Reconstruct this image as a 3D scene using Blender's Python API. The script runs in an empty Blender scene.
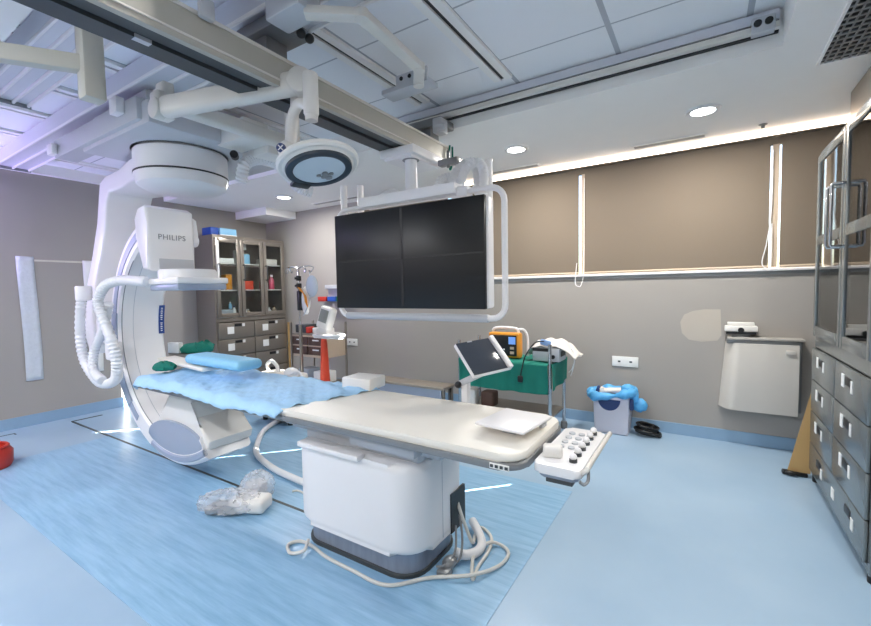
import bpy, bmesh, math, random
from mathutils import Vector, Matrix, Quaternion
random.seed(7)
C = bpy.context.scene.collection
PI = math.pi

# ------------------------------------------------------------------ helpers
def lin(h):
    h = h.lstrip('#'); out = []
    for i in (0, 2, 4):
        c = int(h[i:i+2], 16) / 255
        out.append(c / 12.92 if c <= .04045 else ((c + .055) / 1.055) ** 2.4)
    return (*out, 1)

def mat(name, col, rough=.5, metal=0, var=.05, scale=6, bump=0, bscale=80, emit=None, estr=0, alpha=1, trans=0, coat=0, stretch=(1, 1, 1)):
    m = bpy.data.materials.new(name); m.use_nodes = True
    nt = m.node_tree; N = nt.nodes; L = nt.links; b = N['Principled BSDF']
    b.inputs['Roughness'].default_value = rough; b.inputs['Metallic'].default_value = metal
    b.inputs['Alpha'].default_value = alpha; b.inputs['Transmission Weight'].default_value = trans
    b.inputs['Coat Weight'].default_value = coat
    c = lin(col)
    tc = N.new('ShaderNodeTexCoord'); mp = N.new('ShaderNodeMapping'); mp.inputs['Scale'].default_value = stretch
    L.new(tc.outputs['Object'], mp.inputs['Vector'])
    nz = N.new('ShaderNodeTexNoise'); nz.inputs['Scale'].default_value = scale; nz.inputs['Detail'].default_value = 4
    L.new(mp.outputs['Vector'], nz.inputs['Vector'])
    mx = N.new('ShaderNodeMix'); mx.data_type = 'RGBA'
    mx.inputs[6].default_value = tuple(x * (1 - var) for x in c[:3]) + (1,)
    mx.inputs[7].default_value = tuple(min(1, x * (1 + var)) for x in c[:3]) + (1,)
    L.new(nz.outputs['Fac'], mx.inputs[0]); L.new(mx.outputs[2], b.inputs['Base Color'])
    if bump:
        n2 = N.new('ShaderNodeTexNoise'); n2.inputs['Scale'].default_value = bscale
        L.new(mp.outputs['Vector'], n2.inputs['Vector'])
        bp = N.new('ShaderNodeBump'); bp.inputs['Strength'].default_value = bump; bp.inputs['Distance'].default_value = .01
        L.new(n2.outputs['Fac'], bp.inputs['Height']); L.new(bp.outputs['Normal'], b.inputs['Normal'])
    if emit:
        b.inputs['Emission Color'].default_value = lin(emit); b.inputs['Emission Strength'].default_value = estr
    return m

def wloc(o):
    v = Vector((0, 0, 0))
    while o: v += o.location; o = o.parent
    return v

class B:
    """collects shapes in world coordinates; build() links them as ONE mesh object"""
    def __init__(s): s.bm = bmesh.new()
    def _new(s, geom, M=None, bevel=0, seg=2, edges=None):
        if bevel:
            es = edges if edges is not None else list({e for f in geom for e in f.edges})
            r = bmesh.ops.bevel(s.bm, geom=es, offset=bevel, segments=seg, profile=.5, affect='EDGES', clamp_overlap=True)
    def box(s, x0, x1, y0, y1, z0, z1, bevel=0, seg=2, M=None):
        co = [(x, y, z) for x in (x0, x1) for y in (y0, y1) for z in (z0, z1)]
        vs = [s.bm.verts.new(M @ Vector(c) if M else c) for c in co]
        fs = [s.bm.faces.new([vs[i] for i in q]) for q in ((0, 1, 3, 2), (4, 6, 7, 5), (0, 4, 5, 1), (2, 3, 7, 6), (0, 2, 6, 4), (1, 5, 7, 3))]
        if bevel: s._new(fs, bevel=bevel, seg=seg)
        return s
    def obox(s, c, size, R=None, bevel=0, seg=2):
        M = Matrix.Translation(c) @ (R.to_4x4() if R else Matrix())
        a, b, d = (t / 2 for t in size)
        return s.box(-a, a, -b, b, -d, d, bevel, seg, M)
    def cyl(s, p0, p1, r0, r1=None, n=24, bevel=0):
        r1 = r0 if r1 is None else r1
        p0 = Vector(p0); p1 = Vector(p1); d = (p1 - p0).normalized()
        q = d.to_track_quat('Z', 'Y')
        a = []; b = []
        for i in range(n):
            t = 2 * PI * i / n; u = q @ Vector((math.cos(t), math.sin(t), 0))
            a.append(s.bm.verts.new(p0 + u * r0)); b.append(s.bm.verts.new(p1 + u * r1))
        fa = s.bm.faces.new(a[::-1]); fb = s.bm.faces.new(b)
        for i in range(n):
            s.bm.faces.new((a[i], a[(i+1) % n], b[(i+1) % n], b[i]))
        if bevel: s._new(None, bevel=bevel, edges=list(fa.edges) + list(fb.edges))
        return s
    def tube(s, pts, r, n=10, closed=False, smooth=0, ribs=0, caps=True):
        pts = [Vector(p) for p in pts]
        if smooth: pts = spline(pts, smooth, closed)
        k = len(pts); rings = []; prev = None
        for i in range(k):
            if closed: d = pts[(i+1) % k] - pts[i-1]
            else: d = pts[min(i+1, k-1)] - pts[max(i-1, 0)]
            d.normalize()
            if prev is None:
                u = d.orthogonal().normalized()
            else:
                u = prev - d * prev.dot(d)
                u = u.normalized() if u.length > 1e-5 else d.orthogonal().normalized()
            prev = u; w = d.cross(u)
            rr = r(i / max(1, k-1)) if callable(r) else r
            if ribs: rr *= 1 + (.12 if i % 2 else -.09)
            rings.append([s.bm.verts.new(pts[i] + (u * math.cos(2*PI*j/n) + w * math.sin(2*PI*j/n)) * rr) for j in range(n)])
        for i in range(k if closed else k-1):
            a, b = rings[i], rings[(i+1) % k]
            for j in range(n): s.bm.faces.new((a[j], a[(j+1) % n], b[(j+1) % n], b[j]))
        if not closed and caps:
            s.bm.faces.new(rings[0][::-1]); s.bm.faces.new(rings[-1])
        return s
    def lathe(s, prof, c, n=40, M=None):
        """prof: [(r, z)] round +Z, then M, then moved to c"""
        c = Vector(c); rings = []
        for r, z in prof:
            ring = []
            for i in range(n if r > 1e-6 else 1):
                t = 2 * PI * i / n; v = Vector((r * math.cos(t), r * math.sin(t), z))
                ring.append(s.bm.verts.new((M @ v if M else v) + c))
            rings.append(ring)
        for a, b in zip(rings, rings[1:]):
            for i in range(n):
                j = (i + 1) % n
                va = [a[i % len(a)], a[j % len(a)]] if len(a) > 1 else [a[0]]
                vb = [b[j], b[i]] if len(b) > 1 else [b[0]]
                if len(va) + len(vb) > 2: s.bm.faces.new(va + vb)
        return s
    def prism(s, poly, f0, f1, bevel=0, seg=2):
        """poly: 2D points; f0/f1 map a 2D point to the two end positions"""
        a = [s.bm.verts.new(f0(*p)) for p in poly]; b = [s.bm.verts.new(f1(*p)) for p in poly]
        fs = [s.bm.faces.new(a[::-1]), s.bm.faces.new(b)]; n = len(a)
        caps = list(fs[0].edges) + list(fs[1].edges)
        for i in range(n): fs.append(s.bm.faces.new((a[i], a[(i+1) % n], b[(i+1) % n], b[i])))
        if bevel: s._new(fs, bevel=bevel, seg=seg, edges=caps)
        return s
    def ball(s, c, r, sc=(1, 1, 1), u=20, v=12, R=None, noise=0):
        M = Matrix.Translation(c) @ (R.to_4x4() if R else Matrix()) @ Matrix.Diagonal((*[r * t for t in sc], 1))
        g = bmesh.ops.create_uvsphere(s.bm, u_segments=u, v_segments=v, radius=1, matrix=M)
        if noise:
            for ve in g['verts']: ve.co += Vector((random.uniform(-1, 1), random.uniform(-1, 1), random.uniform(-1, 1))) * noise
        return s
    def sheet(s, fn, nu, nv, thick=0):
        g = [[s.bm.verts.new(fn(i / nu, j / nv)) for j in range(nv + 1)] for i in range(nu + 1)]
        fs = [s.bm.faces.new((g[i][j], g[i+1][j], g[i+1][j+1], g[i][j+1])) for i in range(nu) for j in range(nv)]
        if thick:
            bmesh.ops.recalc_face_normals(s.bm, faces=fs)
            bmesh.ops.solidify(s.bm, geom=fs, thickness=thick)
        return s
    def build(s, name, m, parent=None, label=None, kind=None, angle=40, recalc=True):
        if recalc: bmesh.ops.recalc_face_normals(s.bm, faces=s.bm.faces[:])
        off = wloc(parent) if parent else Vector((0, 0, 0))
        if off.length: bmesh.ops.translate(s.bm, verts=s.bm.verts[:], vec=-off)
        me = bpy.data.meshes.new(name); s.bm.to_mesh(me); s.bm.free()
        for p in me.polygons: p.use_smooth = True
        me.set_sharp_from_angle(angle=math.radians(angle))
        me.materials.append(m)
        o = bpy.data.objects.new(name, me); C.objects.link(o)
        if parent: o.parent = parent
        if label: o['label'] = label
        if kind: o['kind'] = kind
        return o

def pieces(b, name, m, parent):
    """each loose piece of b becomes a part of its own"""
    bm = b.bm; bm.verts.ensure_lookup_table(); seen = set(); out = []
    for v in bm.verts:
        if v in seen: continue
        st = [v]; comp = []; seen.add(v)
        while st:
            q = st.pop(); comp.append(q)
            for e in q.link_edges:
                w = e.other_vert(q)
                if w not in seen: seen.add(w); st.append(w)
        nb = B(); mp = {q: nb.bm.verts.new(q.co) for q in comp}
        for f in {f for q in comp for f in q.link_faces}: nb.bm.faces.new([mp[q] for q in f.verts])
        out.append(nb.build(name, m, parent))
    bm.free(); return out

def spline(p, k, closed=False):
    out = []; n = len(p)
    for i in range(n if closed else n - 1):
        g = (lambda q: p[q % n]) if closed else (lambda q: p[max(0, min(n-1, q))])
        a, b, c, d = g(i-1), g(i), g(i+1), g(i+2)
        for j in range(k):
            t = j / k
            out.append(.5 * ((2*b) + (c-a)*t + (2*a-5*b+4*c-d)*t*t + (3*b-a-3*c+d)*t**3))
    if not closed: out.append(p[-1].copy())
    return out

def thing(name, loc, label, cat, group=None):
    o = bpy.data.objects.new(name, None); C.objects.link(o); o.location = loc
    o.empty_display_size = .1
    o['label'] = label; o['category'] = cat
    if group: o['group'] = group
    return o
def tag(o, label, cat, group=None):
    o['label'] = label; o['category'] = cat
    if group: o['group'] = group
    # move the origin of a single-mesh thing to its base
    me = o.data; xs = [v.co for v in me.vertices]
    c = Vector(((min(v.x for v in xs)+max(v.x for v in xs))/2, (min(v.y for v in xs)+max(v.y for v in xs))/2, min(v.z for v in xs)))
    me.transform(Matrix.Translation(-c)); o.location = c
    return o
def struct(o): o['kind'] = 'structure'; return o
def copytree(o, loc, label=None):
    r = o.copy(); C.objects.link(r); r.location = loc
    if label: r['label'] = label
    for ch in list(o.children):
        c = ch.copy(); C.objects.link(c); c.parent = r
        for g in list(ch.children):
            d = g.copy(); C.objects.link(d); d.parent = c
    return r
def textmesh(name, txt, size, M, m, parent, ext=.001, sx=1):
    cu = bpy.data.curves.new(name, 'FONT'); cu.body = txt; cu.size = size; cu.extrude = ext
    cu.align_x = 'CENTER'; cu.align_y = 'CENTER'; cu.space_character = 1.12
    to = bpy.data.objects.new(name + '_t', cu); C.objects.link(to)
    dg = bpy.context.evaluated_depsgraph_get(); dg.update()
    me = bpy.data.meshes.new_from_object(to.evaluated_get(dg))
    bpy.data.objects.remove(to); bpy.data.curves.remove(cu)
    me.transform(Matrix.Diagonal((sx, 1, 1, 1))); me.transform(M); me.transform(Matrix.Translation(-wloc(parent)))
    me.materials.clear(); me.materials.append(m); me.name = name
    o = bpy.data.objects.new(name, me); C.objects.link(o); o.parent = parent
    return o

# ------------------------------------------------------------------ materials
M = {}
M['wall'] = mat('wall_paint', '#a39e98', .62, var=.05, scale=1.5, bump=.03)
M['patch'] = mat('pale_wall_smear', '#b9b1a6', .7, var=.03)
M['soffit'] = mat('ceiling_paint', '#f4f2ef', .7, var=.015)
M['white'] = mat('white_enamel', '#eceaea', .32, var=.015)
M['white2'] = mat('warm_white_plastic', '#e5e2dd', .38, var=.02)
M['cream'] = mat('cream_enamel', '#dcd8d0', .35, var=.02)
M['grey'] = mat('light_grey_plastic', '#bfc1c6', .4, var=.02)
M['bluegrey'] = mat('blue_grey_plastic', '#9aa5b8', .35, var=.02)
M['midgrey'] = mat('mid_grey_metal', '#8a8c8e', .4, .4, var=.04)
M['darkgrey'] = mat('dark_grey_metal', '#4c5052', .45, .4, var=.05)
M['alu'] = mat('aluminium_profile', '#d6d7de', .4, .15, var=.03, stretch=(.3, .3, 6))
M['beam'] = mat('beige_rail_paint', '#b4b0a5', .45, .15, var=.03)
M['boom'] = mat('grey_beige_enamel', '#c4c1b7', .4, var=.02)
M['black'] = mat('black_plastic', '#17181a', .4, var=.1)
M['screen'] = mat('black_screen_glass', '#07090d', .32, var=.1)
M['steel'] = mat('brushed_steel', '#958e85', .32, .6, var=.07, scale=9, stretch=(1, 1, 12))
M['steeld'] = mat('dark_brushed_steel', '#8a8f8f', .24, .6, var=.06, scale=9, stretch=(1, 1, 12))
M['chrome'] = mat('chrome', '#c8c9cb', .15, .95, var=.02)
M['shadowgap'] = mat('dark_gap_rubber', '#2a2b2e', .6, var=.1)
M['pad'] = mat('table_pad_vinyl', '#ebe6dc', .42, var=.02)
M['sheet'] = mat('blue_drape', '#a9d3f4', .6, var=.05, scale=14, bump=.9, bscale=16)
M['cushion'] = mat('blue_wrapped_cushion', '#8fcbea', .5, var=.08, scale=14, bump=.5, bscale=30)
M['green'] = mat('green_surgical_cloth', '#0b7666', .8, var=.12, scale=10, bump=.15, bscale=30)
M['label'] = mat('white_paper_label', '#efefec', .7, var=.02)
M['bluebox'] = mat('deep_blue_card', '#2a55ae', .55, var=.06)
M['lbluebox'] = mat('light_blue_card', '#8cc4e6', .55, var=.06)
M['blue'] = mat('blue_band', '#28488f', .4, var=.05)
M['navy'] = mat('navy_plastic', '#2c3f70', .45, var=.06)
M['orange'] = mat('orange_housing', '#e0952e', .45, var=.05)
M['red'] = mat('red_plastic', '#c8382c', .45, var=.06)
M['orred'] = mat('orange_red_enamel', '#d8492e', .42, var=.06)
M['pink'] = mat('pink_liquid', '#d25a74', .3, var=.05)
M['wood'] = mat('raw_board', '#bf9a63', .7, var=.1, scale=5, stretch=(1, 1, 6))
M['card'] = mat('brown_cardboard', '#c9a36a', .75, var=.06)
M['baseb'] = mat('blue_cove_skirting', '#8aa8c3', .4, var=.04)
M['blind'] = mat('taupe_blind_fabric', '#7e7162', .8, var=.03, scale=120)
M['hose'] = mat('white_corrugated_hose', '#e4e4e6', .4, var=.02)
M['cable'] = mat('pale_cable', '#d3d1ca', .5, var=.04)
M['bagm'] = mat('clear_plastic_film', '#e6e9ee', .25, var=.04, alpha=.32, bump=.6, bscale=25)
M['film'] = mat('silvery_film', '#cdd3da', .3, var=.1, scale=25, bump=.6, bscale=30)
M['tape'] = mat('masking_tape', '#d8d3c6', .6, var=.05)
M['bag'] = mat('blue_bin_liner', '#5aaee6', .35, var=.1, scale=12, bump=.7, bscale=25)
M['skin'] = mat('rubber_glove_cream', '#e6dfd8', .55, var=.05)
M['lens'] = mat('lamp_lens', '#c3ced6', .15, var=.05)
M['fluid'] = mat('clear_fluid_bag', '#c8d4de', .2, var=.05, alpha=.75)
M['fan'] = mat('vent_dark', '#3b3d40', .5, var=.1)
M['ventp'] = mat('vent_pale', '#b0aca6', .5, var=.04)
M['brown'] = mat('brown_plastic', '#5a4036', .5, var=.08)
M['beige'] = mat('beige_panel', '#cdb9a2', .5, var=.04)

def glass(name, tint, refl):
    m = bpy.data.materials.new(name); m.use_nodes = True; nt = m.node_tree; N = nt.nodes; L = nt.links
    N.remove(N['Principled BSDF'])
    t = N.new('ShaderNodeBsdfTransparent'); t.inputs[0].default_value = lin(tint)
    g = N.new('ShaderNodeBsdfGlossy'); g.inputs['Roughness'].default_value = .03
    lw = N.new('ShaderNodeLayerWeight'); lw.inputs[0].default_value = refl
    nz = N.new('ShaderNodeTexNoise'); nz.inputs['Scale'].default_value = 2
    ma = N.new('ShaderNodeMath'); ma.operation = 'MULTIPLY_ADD'; ma.inputs[1].default_value = .04; L.new(nz.outputs['Fac'], ma.inputs[0]); L.new(lw.outputs['Fresnel'], ma.inputs[2])
    mx = N.new('ShaderNodeMixShader'); L.new(ma.outputs[0], mx.inputs[0]); L.new(t.outputs[0], mx.inputs[1]); L.new(g.outputs[0], mx.inputs[2])
    L.new(mx.outputs[0], N['Material Output'].inputs['Surface'])
    return m
M['glass'] = glass('cabinet_glass', '#f2f5f5', .15)
M['rglass'] = glass('near_cabinet_glass', '#e6eaea', .42)
M['wglass'] = glass('window_glass', '#f2f4f4', .2)

def emission(name, col, st):
    m = bpy.data.materials.new(name); m.use_nodes = True; nt = m.node_tree
    b = nt.nodes['Principled BSDF']; b.inputs['Base Color'].default_value = lin(col)
    b.inputs['Emission Color'].default_value = lin(col); b.inputs['Emission Strength'].default_value = st
    return m
M['lamp'] = emission('downlight_diffuser', '#fbfdff', 18)
M['cove'] = emission('cove_light_strip', '#ffeddA', 7)

def floor_material():
    m = bpy.data.materials.new('blue_vinyl'); m.use_nodes = True; nt = m.node_tree; N = nt.nodes; L = nt.links
    b = N['Principled BSDF']; b.inputs['Roughness'].default_value = .3; b.inputs['Specular IOR Level'].default_value = .5
    tc = N.new('ShaderNodeTexCoord')
    n = N.new('ShaderNodeTexNoise'); n.inputs['Scale'].default_value = 1.2; n.inputs['Detail'].default_value = 5
    L.new(tc.outputs['Object'], n.inputs['Vector'])
    r = N.new('ShaderNodeValToRGB'); r.color_ramp.elements[0].color = lin('#93aec6'); r.color_ramp.elements[1].color = lin('#a3bbcf')
    r.color_ramp.elements[0].position = .3; r.color_ramp.elements[1].position = .7
    L.new(n.outputs['Fac'], r.inputs[0]); L.new(r.outputs[0], b.inputs['Base Color'])
    return m
def mat_vinyl():
    m = bpy.data.materials.new('streaked_blue_vinyl'); m.use_nodes = True; nt = m.node_tree; N = nt.nodes; L = nt.links
    b = N['Principled BSDF']; b.inputs['Roughness'].default_value = .3
    tc = N.new('ShaderNodeTexCoord'); mp = N.new('ShaderNodeMapping')
    mp.inputs['Scale'].default_value = (1.2, 14, 1); mp.inputs['Rotation'].default_value = (0, 0, .0)
    L.new(tc.outputs['Object'], mp.inputs['Vector'])
    n = N.new('ShaderNodeTexNoise'); n.inputs['Scale'].default_value = 2.2; n.inputs['Detail'].default_value = 7; n.inputs['Roughness'].default_value = .65
    L.new(mp.outputs['Vector'], n.inputs['Vector'])
    r = N.new('ShaderNodeValToRGB'); e = r.color_ramp.elements
    e[0].color = lin('#7ba6c6'); e[0].position = .3; e[1].color = lin('#97bddA'); e[1].position = .62
    L.new(n.outputs['Fac'], r.inputs[0]); L.new(r.outputs[0], b.inputs['Base Color'])
    return m
def tile_ceiling():
    m = bpy.data.materials.new('grid_ceiling'); m.use_nodes = True; nt = m.node_tree; N = nt.nodes; L = nt.links
    b = N['Principled BSDF']; b.inputs['Roughness'].default_value = .75
    tc = N.new('ShaderNodeTexCoord'); sp = N.new('ShaderNodeSeparateXYZ'); L.new(tc.outputs['Object'], sp.inputs[0])
    masks = []
    for ax, off, per, w in ((0, .49 + 6.6, .66, .03), (1, 5.82, .6, .012)):
        a = N.new('ShaderNodeMath'); a.operation = 'ADD'; a.inputs[1].default_value = off; L.new(sp.outputs[ax], a.inputs[0])
        d = N.new('ShaderNodeMath'); d.operation = 'DIVIDE'; d.inputs[1].default_value = per; L.new(a.outputs[0], d.inputs[0])
        f = N.new('ShaderNodeMath'); f.operation = 'FRACT'; L.new(d.outputs[0], f.inputs[0])
        c = N.new('ShaderNodeMath'); c.operation = 'LESS_THAN'; c.inputs[1].default_value = w / per; L.new(f.outputs[0], c.inputs[0]); masks.append(c)
    mm = N.new('ShaderNodeMath'); mm.operation = 'MAXIMUM'; L.new(masks[0].outputs[0], mm.inputs[0]); L.new(masks[1].outputs[0], mm.inputs[1])
    mx = N.new('ShaderNodeMix'); mx.data_type = 'RGBA'; mx.inputs[6].default_value = lin('#f0f1f4'); mx.inputs[7].default_value = lin('#b4b7be')
    L.new(mm.outputs[0], mx.inputs[0]); L.new(mx.outputs[2], b.inputs['Base Color'])
    return m
M['floor'] = floor_material(); M['mat'] = mat_vinyl(); M['tile'] = tile_ceiling()

# ------------------------------------------------------------------ the room
XL, XR, YB, YF = -6.2, 1.12, 4.54, -2.4
ZS, ZG = 2.66, 2.85
def sbox(name, m, *a, **k):
    return struct(B().box(*a, **k).build(name, m))
sbox('floor', M['floor'], XL-.2, XR+.2, YF-.2, YB+.2, -.1, 0)
sbox('trim_21', M['mat'], -5.0, -.75, .8, 2.89, 0, .003)
sbox('wall_left', M['wall'], XL-.15, XL, YF-.15, YB+.15, 0, 3.0)
sbox('wall_right', M['wall'], XR, XR+.15, YF-.15, YB+.15, 0, 3.0)
sbox('wall_front', M['wall'], XL, XR, YF-.15, YF, 0, 3.0)
WX0, WX1, WZ0, WZ1 = -4.17, 1.06, 1.50, 2.60
wb = B()
wb.box(XL, XR, YB, YB+.15, 0, WZ0); wb.box(XL, XR, YB, YB+.15, WZ1, 3.0)
wb.box(XL, WX0, YB, YB+.15, WZ0, WZ1); wb.box(WX1, XR, YB, YB+.15, WZ0, WZ1)
struct(wb.build('wall_back', M['wall']))
# pale retouching smear on the back wall, built as a thin patch
pp = [(-.19, 1.06), (-.16, 1.13), (-.09, 1.165), (.0, 1.18), (.12, 1.18), (.13, .95), (.10, .90), (-.02, .885), (-.12, .90), (-.175, .96)]
struct(B().prism(pp, lambda x, z: (x, YB-.002, z), lambda x, z: (x, YB+.001, z)).build('trim_9', M['patch']))
# ceilings
sbox('ceiling', M['tile'], XL, .33, .5, 2.96, ZG, ZG+.1)
cs = B()
cs.box(XL, XR, 2.96, YB, ZS, 3.0); cs.box(.33, XR, .7, 2.96, ZS, 3.0); cs.box(XL, XR, YF, .7, ZS, 3.0)
struct(cs.build('trim_22', M['soffit']))
sbox('trim_1', M['soffit'], XL, XL+.07, .7, 2.96, 2.74, ZG)
sbox('trim_2', M['soffit'], XL, -5.45, 4.0, YB, 2.55, ZS)
# skirting
sbox('baseboard_back', M['baseb'], XL, XR, YB-.014, YB, 0, .105)
sbox('baseboard_left', M['baseb'], XL, XL+.014, YF, YB, 0, .12)
sbox('baseboard_right', M['baseb'], XR-.014, XR, YF, YB, 0, .105)
sbox('baseboard_front', M['baseb'], XL, XR, YF, YF+.014, 0, .105)
# thin cable trench lines in the floor
t = B(); t.box(XL+.25, -2.0, 1.755, 1.775, 0, .0045); t.box(-5.98, -5.96, 1.76, 2.05, 0, .0045); t.build('trim_3', M['darkgrey'])['kind'] = 'structure'
t = B(); t.box(-6.0, -5.98, 1.08, 1.30, 0, .002); t.box(-6.0, -5.93, 1.29, 1.305, 0, .002); struct(t.build('trim_4', M['darkgrey']))

# windows: jambs, mullions and sill; glass outside the blinds
mull = [-4.17, -2.62, -1.07, .48, 1.06]
for k in range(4):
    a, b = mull[k], mull[k+1]
    w = B(); w.box(a, a+.003, YB, YB+.02, WZ0, WZ1); w.box(b-.003, b, YB, YB+.02, WZ0, WZ1)
    w.box(a+.003, b-.003, YB, YB+.02, WZ0, WZ0+.04); w.box(a+.003, b-.003, YB, YB+.02, WZ1-.03, WZ1)
    wo = struct(w.build('window_%d' % (k+1), M['grey']))
    B().box(a+.003, b-.003, YB+.008, YB+.012, WZ0+.04, WZ1-.03).build('window_glass', M['wglass'], wo)
sbox('trim_5', M['white'], -4.2, 1.08, YB-.035, YB+.05, 1.508, 1.53, bevel=.004)
sbox('trim_6', M['midgrey'], -4.2, 1.08, YB-.018, YB, 1.482, 1.508)
sbox('trim_7', M['blind'], -2.7, 1.08, YB-.08, YB+.02, 2.598, 2.608); sbox('trim_13', M['blind'], WX0, WX1, YB-.02, YB+.02, 2.545, 2.598)  # first box: shelf added to keep the strip light off the blinds
sbox('trim_8', M['cove'], -2.7, 1.08, YB-.05, YB-.005, 2.612, 2.65)

blind_labels = ['taupe roller blind mostly hidden behind the hanging monitor', 'taupe roller blind just right of the hanging monitor',
                'widest-looking taupe roller blind in the middle, above the white dispenser panel', 'narrow strip of taupe roller blind beside the tall right-hand cabinet']
for k in range(4):
    a, b = mull[k] + (.027 if k == 2 else .036), mull[k+1] - (.032 if k == 1 else .036)
    if k == 3: b = 1.07
    th = thing('roller_blind', ((a+b)/2, YB-.03, 2.55), blind_labels[k], 'blind', 'roller blinds along the window wall')
    B().box(a, b, YB-.028, YB-.024, 1.532, 2.56).build('blind_fabric', M['blind'], th)
    B().cyl((a, YB-.026, 1.545), (b, YB-.026, 1.545), .011, n=10).build('bottom_bar', M['beige'], th)
for k, x in ((1, -1.07), (2, .48)):
    sbox('trim_%d' % (9+k), M['beige'], x-(.006 if k == 1 else .023), x+(.03 if k == 1 else .023), YB-.023, YB-.017, WZ0+.035, 2.545)
cd = B().tube([(-1.045, YB-.04, 2.5), (-1.05, YB-.04, 1.62), (-1.07, YB-.06, 1.43), (-1.10, YB-.065, 1.41), (-1.13, YB-.06, 1.45), (-1.12, YB-.04, 1.65)], .004, 6, smooth=6).build('blind_cord', M['white'])
tag(cd, 'thin white blind cord hanging at the gap nearest the monitor', 'cord')
cd = B().tube([(.46, YB-.04, 2.5), (.455, YB-.04, 2.0), (.43, YB-.05, 1.75), (.40, YB-.06, 1.58), (.43, YB-.06, 1.53), (.46, YB-.05, 1.56), (.462, YB-.04, 1.9)], .004, 6, smooth=6).build('blind_cord', M['white'])
tag(cd, 'thin white blind cord looped to the sill at the right window gap', 'cord')

# ------------------------------------------------------------------ ceiling lights, vents
def downlight(x, y, label, power, col=(1, .98, .95)):
    th = thing('ceiling_light', (x, y, ZS), label, 'ceiling light', 'round recessed ceiling lights')
    B().lathe([(.078, -.012), (.105, -.012), (.112, -.004), (.112, .0), (.078, .0)], (x, y, ZS), 32).build('trim_ring', M['white'], th)
    B().lathe([(0, -.004), (.078, -.004), (.078, -.010), (0, -.010)], (x, y, ZS), 32).build('diffuser', M['lamp'], th)
    l = bpy.data.lights.new('downlight_source', 'AREA'); l.shape = 'DISK'; l.size = .15; l.energy = power; l.color = col
    lo = bpy.data.objects.new('downlight_source', l); C.objects.link(lo); lo.parent = th; lo.location = (0, 0, -.02)
    return th
downlight(-1.46, 3.71, 'round recessed ceiling light above the right edge of the hanging monitor', 26, (1, .96, .9))
downlight(-.03, 3.70, 'round recessed ceiling light above the middle window blind, nearest the steel cabinet', 26, (1, .97, .92))
downlight(-4.71, 3.74, 'round recessed ceiling light above the far glass-door cabinet', 26)
for x in (-5.0, -3.5, -2.0, -.4):  # unseen downlights added to light the room evenly
    for y in (-.5, -1.8):
        downlight(x, y, 'added unseen ceiling light in the low ceiling behind the camera', 19, (1, .985, .97))

for x, y, z in ((-.84, .95, ZG), (-.18, .95, ZG), (-1.5, .85, ZG), (.74, 1.7, ZS)):  # extra unseen downlights added to brighten the table
    downlight(x, y, 'added ceiling light above the foot end of the patient table, out of the picture', 17, (1, .98, .95)).location.z = z
def slot_vent(x0, x1, label):
    th = thing('slot_vent', ((x0+x1)/2, 4.3, ZS), label, 'air vent', 'slim slot vents along the window wall')
    f = B(); f.box(x0, x1, 4.25, 4.27, ZS-.008, ZS); f.box(x0, x1, 4.34, 4.36, ZS-.008, ZS)
    f.box(x0, x0+.02, 4.27, 4.34, ZS-.008, ZS); f.box(x1-.02, x1, 4.27, 4.34, ZS-.008, ZS)
    f.build('vent_frame', M['soffit'], th)
    B().box(x0+.02, x1-.02, 4.27, 4.34, ZS-.002, ZS).build('backing', M['fan'], th)
    for i in range(3):
        y = 4.285 + i*.02
        B().box(x0+.02, x1-.02, y, y+.01, ZS-.007, ZS-.003).build('slat', M['ventp'], th)
slot_vent(-.58, .0, 'slim slot vent in the ceiling above the middle window blind')
slot_vent(-2.15, -1.44, 'slim slot vent in the ceiling just right of the hanging monitor')
slot_vent(-4.78, -3.9, 'slim slot vent in the ceiling left of the hanging monitor')
th = thing('ceiling_grille', (.62, 2.95, ZS), 'dark square ceiling air grille at the top right beside the steel cabinet', 'air vent')
gx0, gx1, gy0, gy1 = .525, .83, 2.3, 3.32
f = B(); f.box(gx0, gx1, gy0, gy0+.02, ZS-.012, ZS); f.box(gx0, gx1, gy1-.012, gy1, ZS-.012, ZS); f.box(gx0, gx0+.012, gy0, gy1, ZS-.012, ZS); f.box(gx1-.012, gx1, gy0, gy1, ZS-.012, ZS)
f.build('vent_frame', M['soffit'], th)
B().box(gx0+.012, gx1-.012, gy0+.02, gy1-.012, ZS-.002, ZS).build('backing', M['black'], th)
for i in range(18):
    y = gy0 + .03 + i * .054
    B().box(gx0+.012, gx1-.012, y, y+.018, ZS-.010, ZS-.004).build('slat', M['midgrey'], th)
for i in range(8):
    x = gx0 + .03 + i * .034
    B().box(x, x+.008, gy0+.02, gy1-.012, ZS-.011, ZS-.005).build('bar', M['midgrey'], th)
d = B().lathe([(0, -.03), (.012, -.028), (.014, -.01), (.03, -.004), (.03, 0), (0, 0)], (.37, 4.3, ZS), 16).build('ceiling_sprinkler', M['midgrey'])
tag(d, 'tiny grey sprinkler head in the ceiling above the right window gap', 'sprinkler')

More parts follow.
